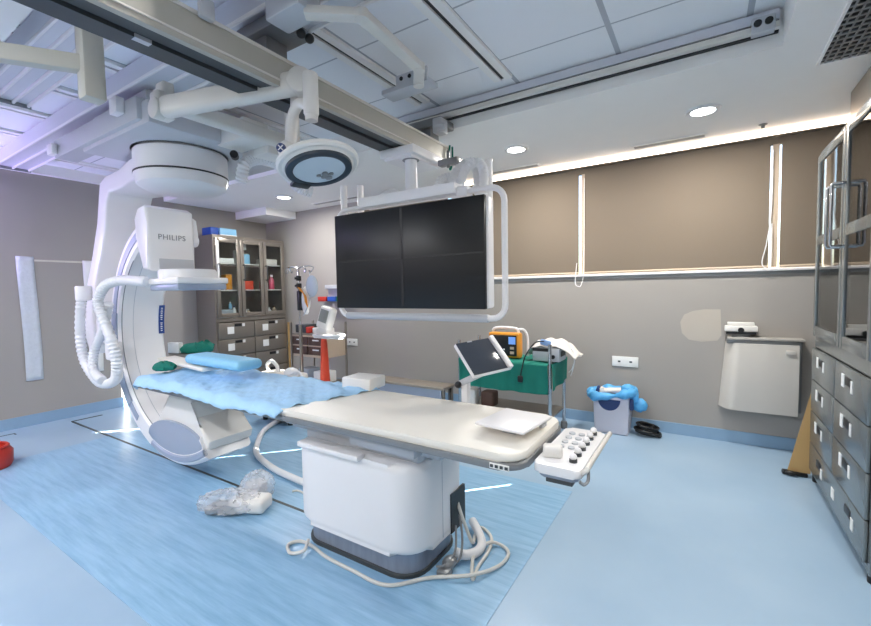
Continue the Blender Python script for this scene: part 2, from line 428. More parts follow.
# ------------------------------------------------------------------ ceiling struts and rails
first = None
for i, x in enumerate((-1.19, -1.86, -2.52, -3.18, -3.84, -4.5, -5.16, -5.75)):
    lab = ['pale slotted ceiling strut right of the thick overhead beam', 'pale slotted ceiling strut just behind the thick overhead beam',
           'pale slotted ceiling strut above the surgical lamp arm', 'pale slotted ceiling strut above the C-arm carriage', 'pale slotted ceiling strut fourth from the left wall',
           'pale slotted ceiling strut third from the left wall', 'pale slotted ceiling strut second from the left wall', 'pale slotted ceiling strut nearest the left wall'][i]
    th = thing('ceiling_strut', (x, 1.8, ZG), lab, 'ceiling strut', 'slotted struts across the grid ceiling')
    w = B(); w.box(x-.065, x-.014, .72, 2.80, ZG-.02, ZG); w.box(x+.014, x+.065, .72, 2.80, ZG-.02, ZG); pieces(w, 'flange', M['soffit'], th)
    B().box(x-.014, x+.014, .72, 2.80, ZG-.008, ZG).build('slot', M['black'], th)
def rail(name, x0, x1, y0, y1, z0, z1, label, ribs=3):
    th = thing(name, ((x0+x1)/2, (y0+y1)/2, z1), label, 'ceiling rail')
    B().box(x0, x1, y0, y1, z0+.02, z1).build('rail_body', M['alu'], th)
    w = (y1-y0)
    for i in range(ribs):
        y = y0 + w * i / (ribs-1)
        yy = min(max(y-.007, y0), y1-.014)
        B().box(x0, x1, yy, yy+.014, z0, z0+.022, bevel=.004).build('rail_lip', M['white'], th)
    e = B(); e.box(x0-.012, x0, y0-.01, y1+.01, z0-.005, z1); e.box(x1, x1+.012, y0-.01, y1+.01, z0-.005, z1); pieces(e, 'end_plate', M['midgrey'], th)
    return th
rail('carriage_rail', -5.95, .25, 1.29, 1.55, 2.70, ZG-.02, 'long pale ribbed ceiling rail running from the left wall past the C-arm carriage')
rail('accessory_rail', -3.95, .25, .80, 1.05, 2.70, ZG-.02, 'short pale ribbed ceiling rail at the top left with a cut end', 4)
th = thing('edge_rail', (-.9, 2.93, ZG), 'grey ceiling rail along the step before the window-side ceiling', 'ceiling rail')
B().box(-2.3, .31, 2.915, 2.956, 2.785, 2.838).build('rail_body', M['alu'], th)
B().box(-2.3, .31, 2.895, 2.956, 2.735, 2.768, bevel=.004).build('rail_lip', M['cream'], th)
B().box(-2.3, .31, 2.93, 2.956, 2.768, 2.785).build('seam', M['shadowgap'], th)
B().box(-2.3, .31, 2.93, 2.956, 2.727, 2.735).build('seam', M['shadowgap'], th)
k = B(); k.box(.19, .29, 2.87, 2.93, 2.72, 2.80, bevel=.006); k.build('end_stop', M['grey'], th)
k = B(); k.cyl((.215, 2.872, 2.765), (.215, 2.862, 2.765), .018); k.cyl((.262, 2.872, 2.765), (.262, 2.862, 2.765), .018); pieces(k, 'roller', M['black'], th)

# thick overhead beam carrying the monitor
th = thing('monitor_beam', (-1.865, 1.2, 2.70), 'thick beige overhead beam crossing the ceiling with the black monitor hanging from its far end', 'ceiling beam')
pf = [(-1.755, 2.40), (-1.755, 2.545), (-1.975, 2.545), (-1.975, 2.40), (-1.945, 2.40), (-1.945, 2.425), (-1.785, 2.425), (-1.785, 2.40)]
B().prism(pf, lambda x, z: (x, -.9, z), lambda x, z: (x, 3.02, z)).build('beam_body', M['beam'], th)
g = B(); g.box(-1.978, -1.875, -.9, 3.02, 2.396, 2.426); g.box(-1.862, -1.785, -.9, 3.0, 2.407, 2.426); pieces(g, 'running_track', M['darkgrey'], th)  # dark metal strips; the underside's shade is worked into their grey
g = B(); g.box(-1.757, -1.748, -.9, 3.02, 2.425, 2.432); g.box(-1.757, -1.750, -.9, 3.02, 2.53, 2.545); pieces(g, 'edge_strip', M['cream'], th)
for y in (1.42, 2.87):
    h = B(); h.box(-1.98, -1.68, y-.10, y+.10, 2.64, 2.70, bevel=.01); h.box(-1.93, -1.80, y-.06, y+.06, 2.54, 2.66); pieces(h, 'carriage', M['midgrey'], th)
h = B(); h.box(-1.74, -1.66, 2.74, 2.84, 2.57, 2.68, bevel=.012); h.cyl((-1.70, 2.74, 2.60), (-1.62, 2.74, 2.60), .022); h.build('drive_motor', M['grey'], th)
h = B(); h.box(-1.752, -1.72, 1.00, 1.06, 2.52, 2.60, bevel=.008); h.box(-1.90, -1.87, .82, .88, 2.395, 2.41); pieces(h, 'clamp', M['grey'], th)
g = B().tube([(-1.74, 3.0, 2.55), (-1.735, 2.98, 2.47), (-1.74, 3.0, 2.36), (-1.735, 3.03, 2.44), (-1.74, 3.04, 2.55)], .008, 8, smooth=6); g.build('ribbon_tie', M['green'], th)

# bent flat arm next to the beam
th = thing('cable_boom', (-1.5, 1.4, 2.66), 'cream bent cable arm at the top centre joining two ceiling carriages', 'cable arm')
def flatbar(pts, w, t, m, name, par):
    b = B()
    for p, q in zip(pts, pts[1:]):
        p = Vector(p); q = Vector(q); d = q - p; R = d.to_track_quat('X', 'Z').to_matrix()
        b.obox((p+q)/2, (d.length, w, t), R, bevel=t*.1); b.cyl(q - Vector((0, 0, t*.56)), q + Vector((0, 0, t*.56)), w*.52, n=24)
    return b.build(name, m, par)
flatbar([(-1.47, 1.31, 2.60), (-1.28, 1.46, 2.60), (-1.32, 1.96, 2.60), (-1.42, 2.10, 2.60)], .06, .035, M['cream'], 'arm', th)
h = B(); h.box(-1.66, -1.44, 1.25, 1.38, 2.60, 2.70, bevel=.012); h.build('carriage_block', M['grey'], th)
h = B(); h.ball((-1.60, 1.40, 2.60), .022); h.ball((-1.60, 1.45, 2.60), .022); pieces(h, 'knob', M['black'], th)
h = B(); h.box(-1.70, -1.36, 2.10, 2.22, 2.60, 2.63, bevel=.006); h.box(-1.58, -1.36, 2.095, 2.105, 2.60, 2.68); h.build('bracket_plate', M['grey'], th)
h = B()
for x in (-1.54, -1.48, -1.42): h.cyl((x, 2.096, 2.655), (x, 2.090, 2.655), .012, n=12)
pieces(h, 'bolt', M['black'], th)

# ------------------------------------------------------------------ hanging monitor
YM = 2.42
th = thing('hanging_monitor', (-1.80, 2.55, 2.40), 'big black flat monitor with white tube frame hanging over the patient table', 'monitor')
b = B(); b.box(-1.97, -1.68, 2.40, 2.86, 2.335, 2.396, bevel=.008); b.box(-1.94, -1.71, 2.42, 2.80, 2.318, 2.345); b.build('trolley', M['white'], th)
B().cyl((-1.77, 2.50, 2.06), (-1.77, 2.50, 2.345), .042, n=32).build('pole', M['white'], th)
c = B(); c.cyl((-1.77, 2.50, 2.315), (-1.77, 2.50, 2.335), .06); c.build('pole_collar', M['midgrey'], th)
c = B(); c.box(-2.21, -1.38, 2.43, 2.56, 2.025, 2.10, bevel=.012); c.box(-1.38, -1.30, 2.45, 2.54, 2.0, 2.07, bevel=.01); c.build('mount_bar', M['white'], th)
c = B(); c.box(-2.43, -1.14, YM+.012, YM+.10, 1.275, 1.985, bevel=.02); c.build('back_shell', M['white'], th)
sc = B().box(-2.445, -1.158, YM-.012, YM+.02, 1.272, 1.986, bevel=.005).build('screen_panel', M['screen'], th)
d = B(); d.box(-1.812, -1.790, YM-.0135, YM-.011, 1.29, 1.97); d.box(-2.43, -1.17, YM-.0135, YM-.011, 1.624, 1.636)
pieces(d, 'screen_divider', M['black'], sc)
def rrect(x0, x1, z0, z1, r, y, k=6):
    out = []
    for cx, cz, a0 in ((x1-r, z1-r, 0), (x0+r, z1-r, 90), (x0+r, z0+r, 180), (x1-r, z0+r, 270)):
        for i in range(k+1):
            a = math.radians(a0 + 90*i/k); out.append((cx + r*math.cos(a), y, cz + r*math.sin(a)))
    return out
fr = B(); fr.tube(rrect(-2.475, -1.055, 1.21, 2.035, .09, YM+.06), .02, 12, closed=True); fr.build('tube_frame', M['white'], th)
fr = B(); fr.cyl((-2.40, YM+.06, 1.21), (-1.17, YM+.06, 1.21), .026, n=16); fr.build('lower_grip', M['grey'], th)
for x, y in ((-2.475, 2.55), (-2.36, 2.62), (-1.27, 2.72)):
    q = B(); q.cyl((x, y, 1.95 if x > -1.5 else 1.75), (x, y, 2.29 if x > -1.5 else 2.25), .026, n=16)
    q.box(x-.02, x+.02, YM+.09, y+.02, 1.90, 1.94); q.build('support_tube', M['white'], th)
for pts, r in (([(-1.62, 2.60, 2.06), (-1.62, 2.66, 2.18), (-1.56, 2.72, 2.21), (-1.52, 2.74, 2.14), (-1.52, 2.70, 2.05)], .035),
               ([(-1.50, 2.60, 2.06), (-1.50, 2.68, 2.22), (-1.44, 2.76, 2.30), (-1.36, 2.74, 2.24), (-1.32, 2.66, 2.06)], .04),
               ([(-1.42, 2.56, 2.07), (-1.40, 2.62, 2.22), (-1.33, 2.68, 2.27), (-1.27, 2.64, 2.18), (-1.25, 2.58, 2.02)], .03),
               ([(-2.12, 2.55, 2.08), (-2.10, 2.60, 2.13), (-2.04, 2.62, 2.15), (-1.98, 2.60, 2.12), (-1.95, 2.56, 2.07)], .03)):
    B().tube(pts, r, 14, smooth=10, ribs=1).build('corrugated_hose', M['hose'], th)
b = B(); b.box(-1.60, -1.52, 2.74, 2.84, 2.33, 2.36); b.cyl((-1.58, 2.7, 2.28), (-1.58, 2.7, 2.40), .012); b.box(-1.66, -1.5, 2.68, 2.74, 2.30, 2.345, bevel=.006); pieces(b, 'hose_clamp', M['midgrey'], th)

# ------------------------------------------------------------------ surgical lamp
th = thing('surgical_lamp', (-2.5, 2.05, ZG), 'cream surgical lamp with round glass face on a long arm beside the overhead beam', 'surgical lamp')
p = B(); p.cyl((-2.5, 2.08, 2.38), (-2.5, 2.08, ZG), .05, n=24); p.lathe([(0, 0), (.12, 0), (.12, -.03), (.05, -.06), (0, -.06)], (-2.5, 2.08, ZG)); p.build('ceiling_post', M['cream'], th)
b = B(); b.obox((-2.5, 1.64, 2.45), (.09, .95, .085), bevel=.02, seg=3); b.build('extension_arm', M['cream'], th)
b = B(); b.box(-2.57, -2.48, 1.21, 1.275, 2.36, 2.56, bevel=.015, seg=3); b.build('elbow_block', M['cream'], th)
a = B(); p0 = Vector((-2.47, 1.20, 2.40)); p1 = Vector((-1.69, 1.46, 2.425)); d = p1-p0; R = d.to_track_quat('X', 'Z').to_matrix()
a.obox((p0+p1)/2, (d.length, .08, .11), R, bevel=.03, seg=3)
a.cyl((-2.50, 1.16, 2.40), (-2.50, 1.215, 2.40), .056, n=28, bevel=.008); a.build('spring_arm', M['cream'], th)
k = B(); n_ = Vector((.55, -.8, 0)).normalized(); k.cyl(Vector((-1.69, 1.47, 2.43)) - n_*.05, Vector((-1.69, 1.47, 2.43)) + n_*.045, .062, n=32, bevel=.012); k.build('arm_knuckle', M['cream'], th)
k = B(); k.cyl((-1.615, 1.46, 2.25), (-1.615, 1.46, 2.45), .036, n=24, bevel=.008); k.cyl((-1.615, 1.46, 2.225), (-1.615, 1.46, 2.26), .03, n=20); k.build('drop_spindle', M['white2'], th)
k = B(); k.tube([(-1.605, 1.46, 2.235), (-1.64, 1.46, 2.30), (-1.70, 1.46, 2.325), (-1.755, 1.46, 2.27), (-1.785, 1.47, 2.18), (-1.80, 1.47, 2.08)], .026, 14, smooth=8)
k.tube([(-1.80, 1.52, 2.40), (-1.79, 1.50, 2.26), (-1.80, 1.48, 2.12)], .022, 12, smooth=6); k.build('yoke', M['white2'], th)
tilt = Vector((.277, -.06, -.96)).normalized(); Q = (-tilt).to_track_quat('Z', 'Y').to_matrix()
hc = Vector((-1.59, 1.47, 2.02))
k = B(); k.ball(hc + Vector((-.215, 0, .10)), .05, (1, 1, 1.1)); k.cyl(hc + Vector((-.235, -.005, .10)), hc + Vector((-.15, 0, .03)), .03); k.build('yoke_joint', M['white2'], th)
k = B(); e0 = hc + Vector((-.215, -.02, .10)); n2 = Vector((.5, -.86, -.1)).normalized(); k.cyl(e0 + n2*.04, e0 + n2*.056, .022, n=24); em = k.build('round_emblem', M['navy'], th)
k = B(); u_ = n2.orthogonal().normalized(); v_ = n2.cross(u_)
k.cyl(e0 + n2*.0565 - v_*.017, e0 + n2*.0565 + v_*.017, .003, n=6); k.cyl(e0 + n2*.0565 - u_*.017, e0 + n2*.0565 + u_*.017, .003, n=6); pieces(k, 'emblem_cross', M['white'], em)
B().lathe([(0, .045), (.08, .043), (.14, .034), (.18, .018), (.196, .004), (.196, -.008), (.186, -.016), (.170, -.014), (.156, -.026), (0, -.026)], hc, 56, Q).build('lamp_shell', M['white2'], th)
B().lathe([(.124, -.030), (.124, -.038), (.140, -.042), (.157, -.036), (.159, -.024), (.124, -.024)], hc, 56, Q).build('dark_rim', M['navy'] if False else mat('dark_slate_rim', '#232f3c', .4), th)
B().lathe([(0, -.038), (.07, -.037), (.125, -.033), (.125, -.026), (0, -.026)], hc, 56, Q).build('lamp_lens', M['lens'], th)
k = B()
for (a_, r_, s_) in ((3.6, .05, .016), (3.9, .065, .014), (3.2, .065, .013), (3.65, .085, .018), (3.4, .035, .014), (4.3, .045, .012)):
    k.lathe([(0, -.0395), (s_, -.0395), (s_, -.036), (0, -.036)], hc + Q @ Vector((r_*math.cos(a_), r_*math.sin(a_), -.001)), 12, Q)
pieces(k, 'bulb_spot', M['midgrey'], th)
k = B(); k.obox(hc + Q @ Vector((.02, -.155, -.035)), (.10, .05, .018), Q, bevel=.008); k.build('handle_clip', M['black'], th)

# second arm entering from the upper left
th = thing('equipment_boom', (-2.66, .9, 2.70), 'beige overhead support arm with a hanging box end at the upper left corner', 'ceiling arm')
b = B(); b.box(-2.43, -2.345, .815, .90, 2.295, 2.70, bevel=.010, seg=2); b.build('hanging_post', M['boom'], th)
b = B(); p0 = Vector((-2.40, .84, 2.452)); p1 = Vector((-2.80, .28, 2.452)); d = p1-p0; b.obox((p0+p1)/2, (d.length, .06, .075), d.to_track_quat('X', 'Z').to_matrix(), bevel=.012); b.build('arm', M['boom'], th)
b = B(); b.box(-2.436, -2.425, .83, .885, 2.31, 2.40, bevel=.003); b.build('side_cap', M['white2'], th)

# ------------------------------------------------------------------ C-arm x-ray stand
CX, CY, CZ = -3.41, 1.775, 1.075
th = thing('c_arm_scanner', (CX, CY, ZG-.12), 'large white ceiling-mounted C-arm x-ray scanner around the head of the patient table', 'x-ray scanner')
b = B(); b.box(-3.95, -2.92, 1.33, 2.45, 2.47, 2.62, bevel=.02); b.box(-3.8, -3.0, 1.36, 1.52, 2.62, 2.70); b.box(-4.4, -3.0, 1.30, 1.45, 2.50, 2.64, bevel=.01); b.build('ceiling_carriage', M['grey'], th)
b = B(); b.box(-4.42, -4.32, 1.26, 1.30, 2.52, 2.60, bevel=.006); b.box(-3.25, -3.15, 1.25, 1.30, 2.56, 2.66, bevel=.006); pieces(b, 'carriage_stop', M['white'], th)
b = B(); b.box(-3.02, -2.70, 2.02, 2.35, 2.42, 2.60, bevel=.015); b.box(-2.98, -2.66, 1.80, 2.0, 2.46, 2.60, bevel=.01); pieces(b, 'junction_box', M['white2'], th)
b = B()
for p in ((-2.92, 1.90, 2.40), (-2.68, 2.12, 2.50), (-2.68, 2.20, 2.44)): b.cyl(p, (p[0]+.05, p[1]-.04, p[2]), .028, n=14)
pieces(b, 'socket', M['black'], th)
b = B(); b.lathe([(0, 2.47), (.30, 2.47), (.315, 2.455), (.318, 2.30), (0, 2.30)], (CX, CY, 0), 56); b.build('pivot_drum', M['white'], th)
b = B(); b.lathe([(0, 2.296), (.316, 2.296), (.318, 2.285), (.30, 2.22), (.25, 2.19), (0, 2.185)], (CX, CY, 0), 56); b.build('drum_cover', M['white'], th)
b = B(); b.lathe([(.305, 2.47), (.325, 2.47), (.325, 2.477), (.305, 2.477)], (CX, CY, 0), 56); b.lathe([(.30, 2.29), (.3195, 2.29), (.3195, 2.302), (.30, 2.302)], (CX, CY, 0), 56); b.build('drum_seam', M['shadowgap'], th)
# horizontal arm sweeping into the curved column
def sweep_xz(path, ys, b):
    """path: [(x_face, z_face, x_back, z_back)], ys: [(y0, y1)] per station"""
    rings = []
    for (xf, zf, xb, zb), (y0, y1) in zip(path, ys):
        rings.append([b.bm.verts.new(c) for c in ((xf, y0, zf), (xf, y1, zf), (xb, y1, zb), (xb, y0, zb))])
    for a, c in zip(rings, rings[1:]):
        for i in range(4): b.bm.faces.new((a[i], a[(i+1) % 4], c[(i+1) % 4], c[i]))
    b.bm.faces.new(rings[0][::-1]); b.bm.faces.new(rings[-1])
    return b
st = [(-3.3, 2.26, -3.3, 2.43), (-3.7, 2.26, -3.7, 2.43), (-4.1, 2.285, -4.12, 2.44), (-4.38, 2.30, -4.44, 2.445), (-4.43, 2.22, -4.56, 2.40), (-4.48, 2.0, -4.65, 2.05), (-4.58, 1.75, -4.76, 1.78),
      (-4.70, 1.5, -4.90, 1.5), (-4.78, 1.25, -4.98, 1.25), (-4.80, 1.0, -5.0, 1.0), (-4.78, .86, -4.98, .86)]
yy = [(1.50, 2.05), (1.53, 2.04), (1.62, 2.02), (1.645, 2.0), (1.645, 2.0), (1.64, 2.0), (1.63, 2.0), (1.62, 2.0), (1.61, 2.0), (1.62, 2.0), (1.64, 1.98)]
b = sweep_xz(st, yy, B()); bmesh.ops.recalc_face_normals(b.bm, faces=b.bm.faces[:])
bmesh.ops.bevel(b.bm, geom=[e for e in b.bm.edges if e.calc_length() > 0 and len(e.link_faces) == 2 and e.calc_face_angle() > .9], offset=.02, segments=3, profile=.5, affect='EDGES', clamp_overlap=True)
b.build('column', M['white'], th, angle=35)
b = B(); b.box(-4.85, -4.30, 1.64, 1.91, .95, 1.22, bevel=.05, seg=3); b.build('arc_sleeve', M['white'], th)
def arc(r0, r1, y0, y1, a0, a1, n, m, name, par, bev=.02):
    b = B(); rings = []
    prof = [(r0+bev, y0), (r1-bev, y0), (r1, y0+bev), (r1, y1-bev), (r1-bev, y1), (r0+bev, y1), (r0, y1-bev), (r0, y0+bev)] if bev else [(r0, y0), (r1, y0), (r1, y1), (r0, y1)]
    for i in range(n+1):
        t = math.radians(a0 + (a1-a0) * i / n)
        rings.append([b.bm.verts.new((CX + r*math.cos(t), y, CZ + r*math.sin(t))) for r, y in prof])
    k = len(prof)
    for a, c in zip(rings, rings[1:]):
        for i in range(k): b.bm.faces.new((a[i], a[(i+1) % k], c[(i+1) % k], c[i]))
    b.bm.faces.new(rings[0][::-1]); b.bm.faces.new(rings[-1])
    return b.build(name, m, par, angle=32)
ar = arc(.79, .962, 1.60, 1.95, 100, 299, 84, M['white'], 'c_arc', th)
arc(.85, .905, 1.594, 1.602, 108, 232, 50, M['bluegrey'], 'side_track', ar, 0)
arc(.83, .915, 1.588, 1.602, 168, 222, 30, M['bluegrey'], 'track_cover', ar, 0)
arc(.885, .935, 1.588, 1.62, 250, 299, 24, M['bluegrey'], 'bumper', ar, .01)
arc(.788, .792, 1.70, 1.704, 130, 250, 50, M['grey'], 'seam_line', ar, 0)
arc(.788, .792, 1.615, 1.62, 130, 262, 50, M['midgrey'], 'seam_line', ar, 0)
lb = arc(.785, .792, 1.905, 1.952, 163, 182, 12, M['blue'], 'blue_label_strip', ar, 0)
b = B()
for i in range(13):
    if i in (7,): continue
    a_ = math.radians(165 + i*1.25); r_ = .7845; h_ = random.uniform(.008, .014)
    c_ = Vector((CX + r_*math.cos(a_), 1.928, CZ + r_*math.sin(a_)))
    b.obox(c_, (.0015, h_*1.6, .008), bevel=0)
pieces(b, 'label_lettering', M['white'], lb)
# detector end: housing, neck and flat panel
hp = [(-3.655, 1.60), (-3.55, 1.585), (-3.545, 1.95), (-3.55, 2.06), (-3.60, 2.085), (-3.69, 2.07), (-3.76, 1.99), (-3.73, 1.85)]
h = B().prism(hp, lambda x, z: (x, 1.565, z), lambda x, z: (x, 1.915, z), bevel=.025, seg=3).build('detector_housing', M['white'], th)
h2 = B(); h2.box(-3.56, -3.543, 1.64, 1.90, 1.60, 1.68, bevel=.004); h2.build('slot_panel', M['grey'], h)
h2 = B(); h2.cyl((-3.60, 1.90, 1.84), (-3.60, 1.96, 1.84), .05, n=20, bevel=.01); h2.build('side_knob', M['white'], h)
T = Matrix.Translation((-3.543, 1.74, 1.845)) @ Matrix.Rotation(PI/2, 4, 'Z') @ Matrix.Rotation(PI/2, 4, 'X')
textmesh('brand_lettering', 'PHILIPS', .058, T, M['midgrey'], h)
B().lathe([(0, 1.59), (.19, 1.59), (.20, 1.575), (.20, 1.515), (0, 1.515)], (-3.40, 1.775, 0), 48).build('detector_neck', M['white'], th)
dp = B(); q = 1.0
B().box(-3.62, -3.18, 1.58, 1.97, 1.478, 1.525, bevel=.012).build('detector_panel', M['white'], th)
B().box(-3.61, -3.19, 1.59, 1.96, 1.432, 1.480, bevel=.012).build('detector_base', M['bluegrey'], th)
# tube end
tp = [(-3.62, .14), (-3.30, .13), (-2.95, .30), (-2.93, .36), (-3.05, .44), (-3.12, .50), (-3.13, .62), (-3.16, .65), (-3.46, .65), (-3.50, .62), (-3.60, .42), (-3.80, .30)]
B().prism(tp, lambda x, z: (x, 1.62, z), lambda x, z: (x, 1.97, z), bevel=.03, seg=3).build('tube_housing', M['white2'], th)
B().box(-3.42, -3.18, 1.66, 1.92, .64, .685, bevel=.01).build('collimator', M['brown'], th)
tpl = []
for i in range(26):
    a_ = 2*PI*i/26; q_ = Vector((-3.385 + .40*math.cos(a_) - CX, .29 + .15*math.sin(a_) - CZ)); q_ = q_ * min(1, .878/q_.length); tpl.append((CX + q_.x, CZ + q_.y))
B().prism(tpl, lambda x, z: (x, 1.598, z), lambda x, z: (x, 1.63, z), bevel=.008).build('tube_cover_plate', M['bluegrey'], th)
# hoses
hs = [(-4.66, 1.52, 1.42), (-4.68, 1.50, 1.32), (-4.74, 1.50, 1.05), (-4.68, 1.50, .83), (-4.45, 1.50, .68), (-4.25, 1.50, .66), (-4.06, 1.50, .72), (-3.97, 1.48, .85), (-4.0, 1.47, 1.02), (-4.12, 1.46, 1.22), (-4.20, 1.46, 1.36), (-4.10, 1.48, 1.48), (-3.9, 1.52, 1.52), (-3.60, 1.57, 1.50)]
B().tube(hs, .037, 14, smooth=12, ribs=1).build('corrugated_hose', M['hose'], th)
B().tube([(-4.16, 1.52, 1.34), (-4.30, 1.52, 1.12), (-4.46, 1.50, .92), (-4.40, 1.47, .76), (-4.22, 1.46, .70)], .034, 14, smooth=12, ribs=1).build('corrugated_hose', M['hose'], th)
B().cyl((-4.66, 1.52, 1.36), (-4.66, 1.52, 1.49), .062, n=24, bevel=.012).build('hose_cap', M['white'], th)
b = B(); b.box(-4.25, -4.10, 1.50, 1.58, .86, 1.02, bevel=.02); b.build('hose_clip', M['white'], th)
b = B(); b.tube([(-2.98, 1.98, 2.24), (-2.93, 1.98, 2.36), (-2.92, 2.06, 2.42), (-2.90, 2.18, 2.44), (-2.90, 2.29, 2.41), (-2.90, 2.38, 2.34), (-2.90, 2.46, 2.28), (-2.86, 2.56, 2.25)], .042, 14, smooth=10, ribs=1); b.build('corrugated_hose', M['hose'], th)

# ------------------------------------------------------------------ patient table
th = thing('patient_table', (-1.52, 1.8, 0), 'white cream-topped patient table with a boxy floor pedestal in the middle of the room', 'patient table')
def rr2(x0, x1, y0, y1, r, k=6):
    out = []
    for cx, cy, a0 in ((x1-r, y1-r, 0), (x0+r, y1-r, 90), (x0+r, y0+r, 180), (x1-r, y0+r, 270)):
        for i in range(k+1):
            a = math.radians(a0 + 90*i/k); out.append((cx + r*math.cos(a), cy + r*math.sin(a)))
    return out
def slab(poly, z0, z1, bevel=0, seg=2, top=None):
    return B().prism(poly, lambda x, y: (x, y, z0), lambda x, y: (x, y, z1) if not top else (*top(x, y), z1), bevel, seg)
slab(rr2(-1.93, -1.14, 1.56, 2.035, .14), 0, .025, .006).build('floor_plate', M['darkgrey'], th)
slab(rr2(-1.915, -1.15, 1.572, 2.025, .13, 8), .025, .13).build('plinth', mat('plinth_film_steel', '#8f98a8', .3, .3, var=.25, scale=5, stretch=(6, 6, 1)), th)
slab(rr2(-1.96, -1.11, 1.535, 2.07, .15, 8), .125, .575, .045, 4).build('pedestal', M['grey'] if False else M['white'], th)
b = B(); b.box(-1.118, -1.104, 1.86, 2.01, .12, .33); b.build('cable_opening', M['black'], th)
b = B(); b.box(-1.1095, -1.108, 1.78, 1.784, .14, .56); pieces(b, 'panel_seam', M['grey'], th)
b = B(); b.box(-1.86, -1.42, 1.50, 1.56, .565, .595, bevel=.008); b.build('pedestal_rail', M['white'], th)
b = B(); b.box(-2.02, -1.0, 1.60, 2.02, .62, .70, bevel=.012); b.box(-1.92, -1.14, 1.62, 2.0, .57, .63, bevel=.01); b.build('lift_carriage', M['grey'], th)
b = B(); b.box(-2.0, -1.90, 1.545, 1.60, .66, .715, bevel=.006); b.box(-1.50, -1.10, 1.53, 1.60, .63, .69, bevel=.01); pieces(b, 'float_handle', M['grey'], th)
tpoly = rr2(-3.66, -.565, 1.455, 2.06, .09, 8)
slab(tpoly, .710, .738, .009, 2).build('tabletop', M['midgrey'], th)
slab(rr2(-3.65, -.575, 1.465, 2.05, .085, 8), .737, .772, .014, 3).build('table_pad', M['pad'], th)
b = B(); b.box(-.69, -.61, 1.4525, 1.458, .714, .736, bevel=.0015); b.build('control_strip', M['label'], th)
b = B()
for x in (-.68, -.66, -.64, -.62): b.box(x-.006, x+.006, 1.4495, 1.453, .720, .731)
pieces(b, 'control_button', M['darkgrey'], th)
b = B(); b.box(-1.9, -1.0, 2.055, 2.075, .70, .73); pieces(b, 'side_rail', M['chrome'], th)

# blue drape on the table
def drape(u, v):
    x = -3.70 + u * 1.92
    yf, yb = 1.418, 2.09
    x += .10 * (v - .5) * u - .10*u*(1-v)
    w = 1 - max(0, (.10 - u) / .10) ** 2 * .25
    ym = (yf+yb)/2 + (v-.5) * (yb-yf) * w
    z = .792 + .008 * math.sin(7*x + 5*v) * math.sin(11*v + 3*x) + .005 * math.sin(19*x + 23*v + 2*math.sin(7*v)) + .003*math.sin(47*x-29*v + 2*math.sin(9*x)) + .0025*math.sin(71*x+53*v)
    e = min(v, 1-v)
    if e < .08: z -= ((.08-e) / .08)**1.5 * (.055 + .003*math.sin(17*x) + .008*math.sin(5*x+1))
    if u < .05: z -= (.05-u)/.05 * .05
    if u > .97: z -= (u-.97)/.03 * .014
    return (x, ym, z)
dr = B().sheet(drape, 110, 46, .004).build('blue_drape', M['sheet'], None, angle=180)
tag(dr, 'crumpled light blue drape covering the head half of the patient table', 'drape')
# arm board and cushion on the drape
R = Matrix.Rotation(-.10, 3, 'Z')
b = B().obox((-3.52, 1.80, .845), (.80, .15, .03), Matrix.Rotation(-.07, 3, 'Z') @ Matrix.Rotation(.02, 3, 'Y'), bevel=.013, seg=3).build('arm_board', M['pad'])
tag(b, 'cream arm board lying on the drape at the head end, beside the blue cushion', 'arm board')
b = B().obox((-3.02, 1.79, .902), (.74, .20, .075), Matrix.Rotation(-.03, 3, 'Z'), bevel=.036, seg=4).build('cushion', M['cushion'])
tag(b, 'long sky blue wrapped cushion lying on the drape', 'cushion')
def cloth(lumps, name, label):
    b = B()
    for c, r, sc, rz in lumps:
        n0 = len(b.bm.verts)
        b.ball(c, r, sc, 22, 14, Matrix.Rotation(rz, 3, 'Z'))
        b.bm.verts.ensure_lookup_table()
        for v in b.bm.verts[n0:]:
            d = v.co - Vector(c); v.co += d * .14 * math.sin(9*math.atan2(d.y, d.x) + 20*d.z/r*.3)
            v.co.z = max(v.co.z, c[2] - r*sc[2]*.5)
    return tag(b.build(name, M['green'], None, angle=70), label, 'cloth')
cloth([((-3.60, 1.66, .828), .09, (1.0, .7, .5), .3), ((-3.66, 1.69, .83), .06, (1, .9, .6), 0)], 'green_cloth', 'dark green cloth bunched under the arm board at the table head')
cloth([((-4.20, 2.22, .862), .13, (1.2, .7, .45), .4), ((-4.10, 2.26, .88), .09, (1, .9, .7), 0), ((-4.29, 2.26, .850), .08, (1.2, .8, .35), 0)], 'green_cloth', 'dark green cloth heaped behind the table head, in front of the far cabinet')
b = B(); b.box(-4.46, -4.06, 2.10, 2.34, .80, .83, bevel=.006); tr = b.build('tray_top', M['steel'])
th2 = thing('instrument_stand', (-4.26, 2.22, 0), 'small stand behind the table head carrying the green cloth', 'stand')
tr.parent = th2; tr.data.transform(Matrix.Translation(-wloc(th2)))
b = B(); b.cyl((-4.26, 2.22, .03), (-4.26, 2.22, .81), .02, n=14); b.build('pole', M['chrome'], th2)
b = B(); b.box(-4.44, -4.08, 2.20, 2.24, 0.004, .035, bevel=.006); b.box(-4.28, -4.24, 2.06, 2.38, 0.004, .035, bevel=.006); b.build('base', M['chrome'], th2)
b = B(); b.obox((-4.36, 2.12, .882), (.15, .05, .10), Matrix.Rotation(.2, 3, 'Z'), bevel=.006); b = b.build('tissue_box', M['label'])
tag(b, 'small white box beside the green cloth behind the table head', 'box')
# white foam block at the end of the drape
b = B().obox((-1.87, 2.06, .812), (.22, .18, .075), Matrix.Rotation(.1, 3, 'Z'), bevel=.01).build('foam_block', M['white2'])
tag(b, 'white foam block at the foot end of the blue drape', 'block')

